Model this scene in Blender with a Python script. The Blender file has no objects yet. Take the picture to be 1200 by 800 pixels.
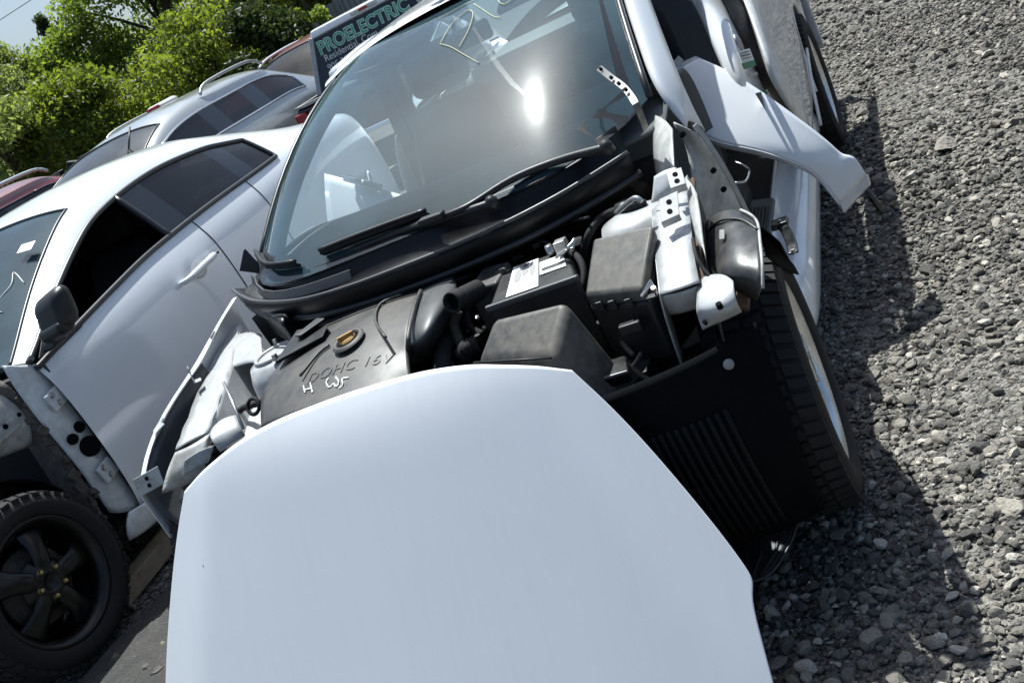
import bpy, bmesh, math, random
import numpy as np
from mathutils import Vector, Matrix

random.seed(7); rng = np.random.default_rng(11)
S = bpy.context.scene
COL = S.collection

# ------------------------------------------------------------ camera, sky, sun, exposure
# World frame: x across the row of cars, y away from the viewer along the cars, z up, metres.
cam_data = bpy.data.cameras.new('camera'); cam_ob = bpy.data.objects.new('camera', cam_data); COL.objects.link(cam_ob)
S.camera = cam_ob
cam_data.sensor_width = 36.0; cam_data.lens = 36.035; cam_data.clip_start = 0.05; cam_data.clip_end = 2000
ROLL, PITCH, AZ = math.radians(27.74), math.radians(19.192), math.radians(26.166)
fh = Vector((-math.sin(AZ), math.cos(AZ), 0)); rt = Vector((math.cos(AZ), math.sin(AZ), 0)); upv = Vector((0, 0, 1))
fwd = fh*math.cos(PITCH) - upv*math.sin(PITCH); cu = upv*math.cos(PITCH) + fh*math.sin(PITCH)
cx = rt*math.cos(ROLL) - cu*math.sin(ROLL); cy = cu*math.cos(ROLL) + rt*math.sin(ROLL)
cam_ob.matrix_world = Matrix(((cx.x, cy.x, -fwd.x, 1.267), (cx.y, cy.y, -fwd.y, -2.134), (cx.z, cy.z, -fwd.z, 1.473), (0, 0, 0, 1)))

SUN = Vector((-0.185, 0.365, 0.912)).normalized()
world = bpy.data.worlds.new('World'); S.world = world; world.use_nodes = True
wn = world.node_tree.nodes; wl = world.node_tree.links
bg = wn['Background']; sky = wn.new('ShaderNodeTexSky'); sky.sky_type = 'NISHITA'; sky.sun_disc = False
sky.sun_elevation = math.asin(SUN.z); sky.sun_rotation = math.atan2(SUN.x, SUN.y)
sky.air_density = 1.0; sky.dust_density = 3.6; sky.ozone_density = 1.5; sky.altitude = 100
wl.new(sky.outputs[0], bg.inputs[0]); bg.inputs[1].default_value = 0.08
sl = bpy.data.lights.new('sun', 'SUN'); sl.energy = 5.0; sl.angle = math.radians(0.53); sl.color = (1.0, 0.965, 0.91)
so = bpy.data.objects.new('sun', sl); COL.objects.link(so); so.rotation_euler = SUN.to_track_quat('Z', 'Y').to_euler(); so.location = (0, 0, 20)
S.view_settings.view_transform = 'Standard'; S.view_settings.look = 'None'; S.view_settings.exposure = 0.74; S.view_settings.gamma = 1.0
S.view_settings.use_curve_mapping = False
S.view_settings.use_white_balance = True; S.view_settings.white_balance_temperature = 6050; S.view_settings.white_balance_tint = 4
S.render.engine = 'CYCLES'
S.cycles.max_bounces = 8; S.cycles.transparent_max_bounces = 16; S.cycles.caustics_reflective = False; S.cycles.caustics_refractive = False

# ------------------------------------------------------------ materials
MATS = {}
def mat(name, col, rough=0.5, metal=0.0, spec=0.5, coat=0.0, noise=None, bump=None, back=None, alpha=None, nvec='Object'):
    """noise=(scale, amount, colour2) mixes a second colour; bump=(scale, strength, distance)."""
    m = bpy.data.materials.new(name); m.use_nodes = True; MATS[name] = m
    N, L = m.node_tree.nodes, m.node_tree.links
    b = N['Principled BSDF']
    b.inputs['Base Color'].default_value = (*col, 1); b.inputs['Roughness'].default_value = rough
    b.inputs['Metallic'].default_value = metal; b.inputs['Specular IOR Level'].default_value = spec
    b.inputs['Coat Weight'].default_value = coat; b.inputs['Coat Roughness'].default_value = 0.04
    tc = N.new('ShaderNodeTexCoord'); src = None
    if noise:
        for k, (sc, amt, c2) in enumerate(noise if isinstance(noise, list) else [noise]):
            t = N.new('ShaderNodeTexNoise'); t.inputs['Scale'].default_value = sc; t.inputs['Detail'].default_value = 6; t.inputs['Roughness'].default_value = 0.65
            L.new(tc.outputs[nvec], t.inputs['Vector'])
            r = N.new('ShaderNodeValToRGB'); r.color_ramp.elements[0].position = 0.42; r.color_ramp.elements[1].position = 0.68
            L.new(t.outputs['Fac'], r.inputs[0])
            ml = N.new('ShaderNodeMath'); ml.operation = 'MULTIPLY'; ml.inputs[1].default_value = amt; L.new(r.outputs[0], ml.inputs[0])
            mx = N.new('ShaderNodeMix'); mx.data_type = 'RGBA'; L.new(ml.outputs[0], mx.inputs[0])
            if src is None: mx.inputs[6].default_value = (*col, 1)
            else: L.new(src, mx.inputs[6])
            mx.inputs[7].default_value = (*c2, 1); src = mx.outputs[2]
            if k == 0:
                ra = N.new('ShaderNodeMath'); ra.operation = 'MULTIPLY_ADD'; ra.inputs[1].default_value = 0.25*amt; ra.inputs[2].default_value = rough
                L.new(r.outputs[0], ra.inputs[0]); L.new(ra.outputs[0], b.inputs['Roughness'])
        L.new(src, b.inputs['Base Color'])
    if bump:
        t = N.new('ShaderNodeTexNoise'); t.inputs['Scale'].default_value = bump[0]; t.inputs['Detail'].default_value = 5
        L.new(tc.outputs[nvec], t.inputs['Vector'])
        bp = N.new('ShaderNodeBump'); bp.inputs['Strength'].default_value = bump[1]; bp.inputs['Distance'].default_value = bump[2]
        L.new(t.outputs['Fac'], bp.inputs['Height']); L.new(bp.outputs[0], b.inputs['Normal'])
    if back is not None:   # the lining on the inner side of a panel
        d = N.new('ShaderNodeBsdfDiffuse'); d.inputs[0].default_value = (*back, 1)
        g = N.new('ShaderNodeNewGeometry'); ms = N.new('ShaderNodeMixShader'); o = N['Material Output']
        L.new(g.outputs['Backfacing'], ms.inputs[0]); L.new(b.outputs[0], ms.inputs[1]); L.new(d.outputs[0], ms.inputs[2]); L.new(ms.outputs[0], o.inputs[0])
    return m

def glass(name, tint, dust_veil=0.0, dust_veil_col=(0.5, 0.55, 0.55), haze_rough=0.25, ior=1.5, speck=0.0, gloss=0.02, hz=0.3):
    m = bpy.data.materials.new(name); m.use_nodes = True; MATS[name] = m
    N, L = m.node_tree.nodes, m.node_tree.links
    N.remove(N['Principled BSDF']); o = N['Material Output']
    tr = N.new('ShaderNodeBsdfTransparent'); tr.inputs[0].default_value = (*tint, 1)
    gl = N.new('ShaderNodeBsdfGlossy'); gl.inputs['Roughness'].default_value = gloss
    fr = N.new('ShaderNodeFresnel'); fr.inputs[0].default_value = ior
    m1 = N.new('ShaderNodeMixShader'); L.new(fr.outputs[0], m1.inputs[0]); L.new(tr.outputs[0], m1.inputs[1]); L.new(gl.outputs[0], m1.inputs[2])
    out = m1
    if dust_veil > 0:
        df = N.new('ShaderNodeBsdfDiffuse'); df.inputs[0].default_value = (*dust_veil_col, 1)
        g2 = N.new('ShaderNodeBsdfGlossy'); g2.inputs['Roughness'].default_value = haze_rough
        mm = N.new('ShaderNodeMixShader'); mm.inputs[0].default_value = hz; L.new(df.outputs[0], mm.inputs[1]); L.new(g2.outputs[0], mm.inputs[2])
        tc = N.new('ShaderNodeTexCoord'); t = N.new('ShaderNodeTexNoise'); t.inputs['Scale'].default_value = 3; t.inputs['Detail'].default_value = 5; t.inputs['Roughness'].default_value = 0.6
        L.new(tc.outputs['Object'], t.inputs['Vector'])
        ma = N.new('ShaderNodeMath'); ma.operation = 'MULTIPLY'; ma.inputs[1].default_value = dust_veil*2; L.new(t.outputs['Fac'], ma.inputs[0]); fac = ma.outputs[0]
        if speck > 0:
            v = N.new('ShaderNodeTexVoronoi'); v.inputs['Scale'].default_value = 70; L.new(tc.outputs['Object'], v.inputs['Vector'])
            lt = N.new('ShaderNodeMath'); lt.operation = 'LESS_THAN'; lt.inputs[1].default_value = 0.09; L.new(v.outputs['Distance'], lt.inputs[0])
            t2 = N.new('ShaderNodeTexNoise'); t2.inputs['Scale'].default_value = 40; L.new(tc.outputs['Object'], t2.inputs['Vector'])
            gt = N.new('ShaderNodeMath'); gt.operation = 'GREATER_THAN'; gt.inputs[1].default_value = 0.60; L.new(t2.outputs['Fac'], gt.inputs[0])
            mu = N.new('ShaderNodeMath'); mu.operation = 'MULTIPLY'; L.new(lt.outputs[0], mu.inputs[0]); L.new(gt.outputs[0], mu.inputs[1])
            ad = N.new('ShaderNodeMath'); ad.operation = 'MULTIPLY_ADD'; ad.inputs[1].default_value = speck; L.new(mu.outputs[0], ad.inputs[0]); L.new(fac, ad.inputs[2]); fac = ad.outputs[0]
        m2 = N.new('ShaderNodeMixShader'); L.new(fac, m2.inputs[0]); L.new(m1.outputs[0], m2.inputs[1]); L.new(mm.outputs[0], m2.inputs[2]); out = m2
    L.new(out.outputs[0], o.inputs[0]); return m

WHITE = (0.70, 0.715, 0.74)
mat('white_paint', WHITE, 0.30, coat=1.0, noise=(3.5, 0.10, (0.60, 0.60, 0.58)))
mat('white_shell', WHITE, 0.30, coat=1.0, noise=(3.5, 0.12, (0.60, 0.60, 0.58)), back=(0.012, 0.012, 0.013))
mat('white_dusty', (0.64, 0.64, 0.64), 0.42, coat=0.6, noise=[(9, 0.6, (0.44, 0.425, 0.40)), (45, 0.35, (0.34, 0.325, 0.30))])
mat('bay_white', (0.44, 0.45, 0.455), 0.35, coat=0.5, noise=[(9, 0.55, (0.33, 0.325, 0.31)), (34, 0.4, (0.20, 0.19, 0.175))])
mat('bay_grey', (0.42, 0.43, 0.42), 0.45, coat=0.2, noise=[(11, 0.7, (0.22, 0.215, 0.20)), (26, 0.5, (0.13, 0.11, 0.09))])
mat('rust', (0.085, 0.05, 0.032), 0.85, noise=(20, 0.7, (0.05, 0.03, 0.02)), bump=(60, 0.4, 0.004))
mat('mud_metal', (0.10, 0.088, 0.075), 0.8, noise=(18, 0.8, (0.035, 0.03, 0.027)), bump=(40, 0.5, 0.01))
mat('black_plastic', (0.010, 0.010, 0.0115), 0.42, spec=0.4, noise=(12, 0.5, (0.03, 0.029, 0.027)), bump=(160, 0.12, 0.001))
mat('grey_plastic', (0.05, 0.052, 0.055), 0.42, noise=(14, 0.4, (0.075, 0.072, 0.068)), bump=(300, 0.15, 0.0006))
mat('dusty_plastic', (0.038, 0.037, 0.036), 0.50, noise=[(8, 0.85, (0.105, 0.095, 0.08)), (40, 0.6, (0.14, 0.125, 0.10))], bump=(220, 0.12, 0.0008))
mat('cover_plastic', (0.026, 0.026, 0.027), 0.45, noise=[(7, 0.8, (0.058, 0.052, 0.045)), (30, 0.55, (0.08, 0.07, 0.055))], bump=(300, 0.1, 0.0005))
mat('rubber', (0.011, 0.011, 0.0115), 0.75, spec=0.3, noise=(16, 0.6, (0.026, 0.025, 0.023)), bump=(120, 0.2, 0.001))
mat('cowl_black', (0.004, 0.004, 0.0048), 0.34, spec=0.28, noise=(14, 0.4, (0.009, 0.009, 0.009)))
mat('seal_rubber', (0.022, 0.022, 0.024), 0.38)
mat('liner_black', (0.003, 0.0038, 0.005), 0.75, spec=0.06, noise=(10, 0.5, (0.007, 0.0075, 0.008)), bump=(30, 0.1, 0.004))
mat('arch_liner', (0.028, 0.028, 0.029), 0.28, noise=(14, 0.7, (0.075, 0.07, 0.062)), bump=(50, 0.1, 0.002))
mat('black_metal', (0.006, 0.006, 0.0065), 0.24, noise=(15, 0.4, (0.018, 0.017, 0.015)), coat=0.4)
mat('wheel_black', (0.004, 0.004, 0.0045), 0.30, spec=0.4, noise=(18, 0.4, (0.009, 0.009, 0.009)))
mat('black_gloss', (0.006, 0.006, 0.007), 0.12, coat=0.5)
mat('black_paint', (0.008, 0.008, 0.009), 0.25, coat=1.0)
mat('interior', (0.011, 0.011, 0.012), 0.8, noise=(20, 0.4, (0.02, 0.02, 0.02)))
mat('seat_cloth', (0.018, 0.019, 0.021), 0.9, noise=(30, 0.5, (0.03, 0.03, 0.032)))
mat('rear_cloth_sunlit', (0.17, 0.18, 0.19), 0.9, noise=(30, 0.5, (0.22, 0.22, 0.225)))  # paler copy of the seat cloth, rear-window sunlight put into its colour
mat('headlining', (0.06, 0.062, 0.065), 0.9)
mat('dash', (0.085, 0.09, 0.093), 0.75, noise=(9, 0.6, (0.13, 0.13, 0.125)))
mat('alloy', (0.68, 0.685, 0.69), 0.24, metal=0.9, noise=(10, 0.4, (0.30, 0.29, 0.27)))
mat('steel', (0.42, 0.42, 0.42), 0.35, metal=0.9, noise=(24, 0.5, (0.22, 0.20, 0.18)))
mat('dark_steel', (0.16, 0.16, 0.16), 0.42, metal=0.85, noise=(30, 0.6, (0.08, 0.075, 0.07)))
mat('chrome', (0.75, 0.76, 0.77), 0.12, metal=1.0)
mat('brass', (0.45, 0.33, 0.15), 0.3, metal=0.9, noise=(50, 0.5, (0.2, 0.14, 0.07)))
mat('oil_cap', (0.30, 0.17, 0.035), 0.5)
mat('silver_paint', (0.33, 0.345, 0.35), 0.28, metal=0.35, coat=1.0, noise=(5, 0.3, (0.27, 0.275, 0.27)), back=(0.012, 0.012, 0.013))
mat('red_paint', (0.13, 0.008, 0.014), 0.3, coat=0.8, noise=(4, 0.4, (0.16, 0.03, 0.035)), back=(0.012, 0.012, 0.013))
mat('lamp_red', (0.30, 0.012, 0.012), 0.2, coat=0.5)
mat('lamp_clear', (0.55, 0.54, 0.50), 0.2, coat=0.5)
mat('paper', (0.74, 0.74, 0.72), 0.7)
mat('label_green', (0.02, 0.16, 0.07), 0.6)
mat('label_ink', (0.03, 0.03, 0.03), 0.6)
mat('label_silver', (0.36, 0.36, 0.34), 0.5)
mat('letter_green', (0.07, 0.34, 0.20), 0.5)
mat('letter_pale', (0.66, 0.82, 0.72), 0.5)
mat('chalk', (0.72, 0.72, 0.70), 0.9)
mat('marker', (0.62, 0.60, 0.36), 0.8)
mat('wood', (0.30, 0.245, 0.175), 0.8, noise=(12, 0.8, (0.20, 0.16, 0.115)), bump=(40, 0.3, 0.004))
mat('fence_steel', (0.24, 0.255, 0.275), 0.5, metal=0.2, noise=(1.5, 0.5, (0.19, 0.20, 0.21)))
mat('bark', (0.07, 0.058, 0.046), 0.9, noise=(12, 0.8, (0.03, 0.026, 0.022)), bump=(18, 0.6, 0.03))
mat('cable', (0.02, 0.02, 0.02), 0.7)
mat('sheath', (0.085, 0.073, 0.058), 0.8, noise=(40, 0.6, (0.04, 0.036, 0.03)))
glass('windshield_glass', (0.80, 0.89, 0.90), dust_veil=0.09, dust_veil_col=(0.26, 0.46, 0.55), haze_rough=0.22, speck=0.08, gloss=0.036, ior=1.75, hz=0.06)  # dusty film tinted blue to carry the sky's reflected veil too
glass('sun_smear_glass', (0.92, 0.94, 0.94), dust_veil=0.03, dust_veil_col=(0.5, 0.55, 0.56), haze_rough=0.32, gloss=0.34, ior=1.04, hz=0.4)  # rough film of the streak, made to catch the sun beside its glint
glass('clear_glass', (0.62, 0.72, 0.72), dust_veil=0.05, dust_veil_col=(0.40, 0.52, 0.56), haze_rough=0.3, ior=1.9)
glass('tinted_glass', (0.055, 0.06, 0.06), dust_veil=0.035, dust_veil_col=(0.30, 0.30, 0.29), haze_rough=0.3)

def dusty_paint(name):
    m = mat(name, WHITE, 0.30, coat=1.0); N, L = m.node_tree.nodes, m.node_tree.links; b = N['Principled BSDF']; g = N.new('ShaderNodeNewGeometry')
    def noise(sc, det=6, rough=0.6, stretch=None):
        t = N.new('ShaderNodeTexNoise'); t.inputs['Scale'].default_value = sc; t.inputs['Detail'].default_value = det; t.inputs['Roughness'].default_value = rough
        if stretch:
            mp = N.new('ShaderNodeMapping'); mp.inputs['Scale'].default_value = stretch; mp.inputs['Rotation'].default_value = (0.3, 0.2, 0.5); L.new(g.outputs['Position'], mp.inputs[0]); L.new(mp.outputs[0], t.inputs['Vector'])
        else: L.new(g.outputs['Position'], t.inputs['Vector'])
        return t
    def ramp(src, a, b_):
        r = N.new('ShaderNodeMapRange'); r.inputs[1].default_value = a; r.inputs[2].default_value = b_; L.new(src, r.inputs[0]); return r.outputs[0]
    big = ramp(noise(2.2).outputs['Fac'], 0.40, 0.70); streak = ramp(noise(3.0, 4, 0.6, (14, 1.2, 1.2)).outputs['Fac'], 0.52, 0.75)
    v = N.new('ShaderNodeTexVoronoi'); v.inputs['Scale'].default_value = 150; L.new(g.outputs['Position'], v.inputs['Vector']); spk = ramp(v.outputs['Distance'], 0.11, 0.06); sel = ramp(noise(26, 2).outputs['Fac'], 0.60, 0.64)
    mu = N.new('ShaderNodeMath'); mu.operation = 'MULTIPLY'; L.new(spk, mu.inputs[0]); L.new(sel, mu.inputs[1])
    def mixc(a, fac, k, c):
        f = N.new('ShaderNodeMath'); f.operation = 'MULTIPLY'; f.inputs[1].default_value = k; L.new(fac, f.inputs[0]); x = N.new('ShaderNodeMix'); x.data_type = 'RGBA'; L.new(f.outputs[0], x.inputs[0])
        if isinstance(a, tuple): x.inputs[6].default_value = (*a, 1)
        else: L.new(a, x.inputs[6])
        x.inputs[7].default_value = (*c, 1); return x.outputs[2]
    c = mixc(WHITE, big, 0.16, (0.60, 0.60, 0.58)); c = mixc(c, streak, 0.10, (0.52, 0.52, 0.51)); c = mixc(c, mu.outputs[0], 0.45, (0.25, 0.24, 0.22)); L.new(c, b.inputs['Base Color'])
    ra = N.new('ShaderNodeMath'); ra.operation = 'MULTIPLY_ADD'; ra.inputs[1].default_value = 0.22; ra.inputs[2].default_value = 0.05; L.new(big, ra.inputs[0]); L.new(ra.outputs[0], b.inputs['Coat Roughness'])
    bp = N.new('ShaderNodeBump'); bp.inputs['Strength'].default_value = 0.10; bp.inputs['Distance'].default_value = 0.02; L.new(noise(1.7, 1).outputs['Fac'], bp.inputs['Height']); L.new(bp.outputs[0], b.inputs['Normal']); L.new(bp.outputs[0], b.inputs['Coat Normal'])
    return m
dusty_paint('hood_paint')
def leaf_mat(name, c1, c2, trans):
    m = bpy.data.materials.new(name); m.use_nodes = True; MATS[name] = m
    N, L = m.node_tree.nodes, m.node_tree.links; b = N['Principled BSDF']; o = N['Material Output']
    g = N.new('ShaderNodeTexCoord'); t = N.new('ShaderNodeTexNoise'); t.inputs['Scale'].default_value = 1.6; t.inputs['Detail'].default_value = 4
    L.new(g.outputs['Object'], t.inputs['Vector'])
    at = N.new('ShaderNodeAttribute'); at.attribute_name = 'tone'
    ad = N.new('ShaderNodeMath'); ad.operation = 'MULTIPLY_ADD'; ad.inputs[1].default_value = 0.5; L.new(t.outputs['Fac'], ad.inputs[0])
    mu = N.new('ShaderNodeMath'); mu.operation = 'MULTIPLY'; mu.inputs[1].default_value = 0.6; L.new(at.outputs['Fac'], mu.inputs[0]); L.new(mu.outputs[0], ad.inputs[2])
    mx = N.new('ShaderNodeMix'); mx.data_type = 'RGBA'; L.new(ad.outputs[0], mx.inputs[0]); mx.inputs[6].default_value = (*c1, 1); mx.inputs[7].default_value = (*c2, 1)
    L.new(mx.outputs[2], b.inputs['Base Color']); b.inputs['Roughness'].default_value = 0.5; b.inputs['Specular IOR Level'].default_value = 0.3
    tl = N.new('ShaderNodeBsdfTranslucent'); hs = N.new('ShaderNodeHueSaturation'); hs.inputs['Value'].default_value = 1.9; hs.inputs['Saturation'].default_value = 1.15
    L.new(mx.outputs[2], hs.inputs['Color']); L.new(hs.outputs[0], tl.inputs[0])
    ms = N.new('ShaderNodeMixShader'); ms.inputs[0].default_value = trans; L.new(b.outputs[0], ms.inputs[1]); L.new(tl.outputs[0], ms.inputs[2]); L.new(ms.outputs[0], o.inputs[0])
    return m
leaf_mat('leaf_bright', (0.085, 0.125, 0.024), (0.20, 0.245, 0.06), 0.5)
leaf_mat('leaf_mid', (0.08, 0.11, 0.020), (0.18, 0.21, 0.045), 0.5)
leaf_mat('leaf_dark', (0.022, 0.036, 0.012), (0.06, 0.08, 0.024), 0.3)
leaf_mat('leaf_pale', (0.11, 0.14, 0.04), (0.22, 0.25, 0.085), 0.5)

# ------------------------------------------------------------ helpers
def tag(o, label=None, cat=None, group=None, kind=None):
    if label: o['label'] = label
    if cat: o['category'] = cat
    if group: o['group'] = group
    if kind: o['kind'] = kind
    return o
def empty(name, loc, label, cat, group=None):
    o = bpy.data.objects.new(name, None); COL.objects.link(o); o.location = loc; o.empty_display_size = 0.2
    return tag(o, label, cat, group)
def wmat(o):
    return o.matrix_basis.copy() if o.parent is None else wmat(o.parent) @ o.matrix_parent_inverse @ o.matrix_basis
def link(name, me, m, parent=None, smooth=True, angle=None):
    if m is not None: me.materials.append(MATS[m] if isinstance(m, str) else m)
    o = bpy.data.objects.new(name, me); COL.objects.link(o)
    if smooth: me.shade_smooth()
    if parent is not None:
        o.parent = parent
        o.matrix_parent_inverse = wmat(parent).inverted()
    return o
def V(p): return Vector(p)

class MB:
    def __init__(s): s.v = []; s.f = []
    def add(s, vs, fs):
        n = len(s.v); s.v += [tuple(v) for v in vs]; s.f += [tuple(i+n for i in f) for f in fs]; return s
    def box(s, c, size, rot=None):
        x, y, z = (k/2 for k in size)
        vs = [Vector((a*x, b*y, d*z)) for d in (-1, 1) for b in (-1, 1) for a in (-1, 1)]
        if rot is not None: vs = [rot @ v for v in vs]
        return s.add([v + V(c) for v in vs], [(0, 2, 3, 1), (4, 5, 7, 6), (0, 1, 5, 4), (2, 6, 7, 3), (0, 4, 6, 2), (1, 3, 7, 5)])
    def hexa(s, bot, top):   # 4 + 4 corners, same winding
        return s.add(list(bot)+list(top), [(3, 2, 1, 0), (4, 5, 6, 7), (0, 1, 5, 4), (1, 2, 6, 5), (2, 3, 7, 6), (3, 0, 4, 7)])
    def tube(s, pts, r, n=8, caps=True):
        pts = [V(p) for p in pts]; rs = r if isinstance(r, (list, tuple)) else [r]*len(pts)
        up = None; vs = []; fs = []
        for i, p in enumerate(pts):
            t = (pts[min(i+1, len(pts)-1)] - pts[max(i-1, 0)]).normalized()
            if up is None: up = t.orthogonal().normalized()
            up = (up - t*up.dot(t)); up = up.normalized() if up.length > 1e-6 else t.orthogonal().normalized()
            b = t.cross(up)
            for k in range(n):
                a = 2*math.pi*k/n; vs.append(p + (up*math.cos(a) + b*math.sin(a))*rs[i])
        for i in range(len(pts)-1):
            for k in range(n): fs.append((i*n+k, i*n+(k+1) % n, (i+1)*n+(k+1) % n, (i+1)*n+k))
        if caps: fs.append(tuple(range(n-1, -1, -1))); fs.append(tuple((len(pts)-1)*n+k for k in range(n)))
        return s.add(vs, fs)
    def strap(s, pts, w, t, side):   # flat bar along a path; side = width direction
        side = V(side).normalized(); pts = [V(p) for p in pts]; vs = []; fs = []
        for i, p in enumerate(pts):
            tg = (pts[min(i+1, len(pts)-1)] - pts[max(i-1, 0)]).normalized(); n = tg.cross(side).normalized()
            sd = n.cross(tg)
            for a, b in ((-1, -1), (1, -1), (1, 1), (-1, 1)): vs.append(p + sd*(a*w/2) + n*(b*t/2))
        for i in range(len(pts)-1):
            for k in range(4): fs.append((i*4+k, i*4+(k+1) % 4, i*4+4+(k+1) % 4, i*4+4+k))
        fs += [(3, 2, 1, 0), tuple(len(pts)*4-4+k for k in range(4))]
        return s.add(vs, fs)
    def lathe(s, prof, c, axis, n=48, closed=False):   # prof = [(radius, offset along axis)]
        ax = V(axis).normalized(); u = ax.orthogonal().normalized(); w = ax.cross(u); m = len(prof); vs = []; fs = []
        for k in range(n):
            a = 2*math.pi*k/n; d = u*math.cos(a) + w*math.sin(a)
            for r, h in prof: vs.append(V(c) + d*r + ax*h)
        for k in range(n):
            for j in range(m if closed else m-1):
                j2 = (j+1) % m; k2 = (k+1) % n
                fs.append((k*m+j, k2*m+j, k2*m+j2, k*m+j2))
        return s.add(vs, fs)
    def prism(s, poly, d):   # closed polygon of 3D points extruded by vector d
        n = len(poly); d = V(d); vs = [V(p) for p in poly] + [V(p)+d for p in poly]
        return s.add(vs, [tuple(range(n-1, -1, -1)), tuple(range(n, 2*n))] + [(i, (i+1) % n, n+(i+1) % n, n+i) for i in range(n)])
    def mesh(s, name):
        me = bpy.data.meshes.new(name); me.from_pydata(s.v, [], s.f); me.update()
        bm = bmesh.new(); bm.from_mesh(me); bmesh.ops.recalc_face_normals(bm, faces=bm.faces); bm.to_mesh(me); bm.free(); return me
    def build(s, name, m, parent=None, bevel=0, seg=2, smooth=False, sub=0):
        o = link(name, s.mesh(name), m, parent, smooth)
        if bevel:
            b = o.modifiers.new('bevel', 'BEVEL'); b.width = bevel; b.segments = seg; b.limit_method = 'ANGLE'; b.angle_limit = math.radians(35); b.harden_normals = False
            o.data.shade_smooth(); 
            w = o.modifiers.new('wn', 'WEIGHTED_NORMAL'); w.keep_sharp = True
        if sub: q = o.modifiers.new('sub', 'SUBSURF'); q.levels = q.render_levels = sub; o.data.shade_smooth()
        return o

def patch(name, rows, m, parent=None, thick=0.003, sub=2, offset=-1, flip=False):
    """smooth sheet through a grid of control points, with real thickness"""
    nr, nc = len(rows), len(rows[0]); vs = [tuple(p) for r in rows for p in r]; fs = []
    for i in range(nr-1):
        for j in range(nc-1):
            q = (i*nc+j, i*nc+j+1, (i+1)*nc+j+1, (i+1)*nc+j); fs.append(q[::-1] if flip else q)
    me = bpy.data.meshes.new(name); me.from_pydata(vs, [], fs); me.update()
    o = link(name, me, m, parent)
    if sub:
        q = o.modifiers.new('sub', 'SUBSURF'); q.levels = q.render_levels = sub; q.boundary_smooth = 'PRESERVE_CORNERS'
    if thick:
        q = o.modifiers.new('sol', 'SOLIDIFY'); q.thickness = thick; q.offset = offset
    return o
def rbox(name, bot, top, m, parent, bevel=0.012, seg=3):
    return MB().hexa(bot, top).build(name, m, parent, bevel, seg)
def down(pts, dz): return [(p[0], p[1], p[2]-dz) for p in pts]
def lerp(a, b, t): return tuple(a[i] + (b[i]-a[i])*t for i in range(len(a)))
def spline(pts, n):   # Catmull-Rom through points
    pts = [V(p) for p in pts]; out = []
    for i in range(len(pts)-1):
        p0, p1, p2, p3 = pts[max(i-1, 0)], pts[i], pts[i+1], pts[min(i+2, len(pts)-1)]
        for k in range(n):
            t = k/n; out.append(0.5*((2*p1) + (p2-p0)*t + (2*p0-5*p1+4*p2-p3)*t*t + (3*p1-p0-3*p2+p3)*t**3))
    return out + [pts[-1]]
def drape(o, target, off):
    """lay the vertices of o onto the smoothed surface of target"""
    from mathutils.bvhtree import BVHTree
    t = BVHTree.FromObject(target, bpy.context.evaluated_depsgraph_get()); zs = [v.co.z for v in o.data.vertices]; z0 = min(zs)
    for v in o.data.vertices:
        hit = t.ray_cast(Vector((v.co.x, v.co.y, 3.0)), Vector((0, 0, -1)))
        if hit[0] is not None: v.co.z = hit[0].z + off
def text_mesh(name, body, size, m, parent, origin, xdir, ydir, depth=0.002, offset=0.0, spacing=1.0):
    cu_ = bpy.data.curves.new(name, 'FONT'); cu_.body = body; cu_.size = size; cu_.extrude = depth; cu_.offset = offset; cu_.space_character = spacing
    t = bpy.data.objects.new(name, cu_); COL.objects.link(t); dg = bpy.context.evaluated_depsgraph_get()
    me = bpy.data.meshes.new_from_object(t.evaluated_get(dg)); bpy.data.objects.remove(t)
    x = V(xdir).normalized(); y = V(ydir); y = (y - x*y.dot(x)).normalized(); z = x.cross(y)
    me.transform(Matrix(((x.x, y.x, z.x, origin[0]), (x.y, y.y, z.y, origin[1]), (x.z, y.z, z.z, origin[2]), (0, 0, 0, 1))))
    me.materials.clear(); return link(name, me, m, parent, smooth=False)

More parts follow.
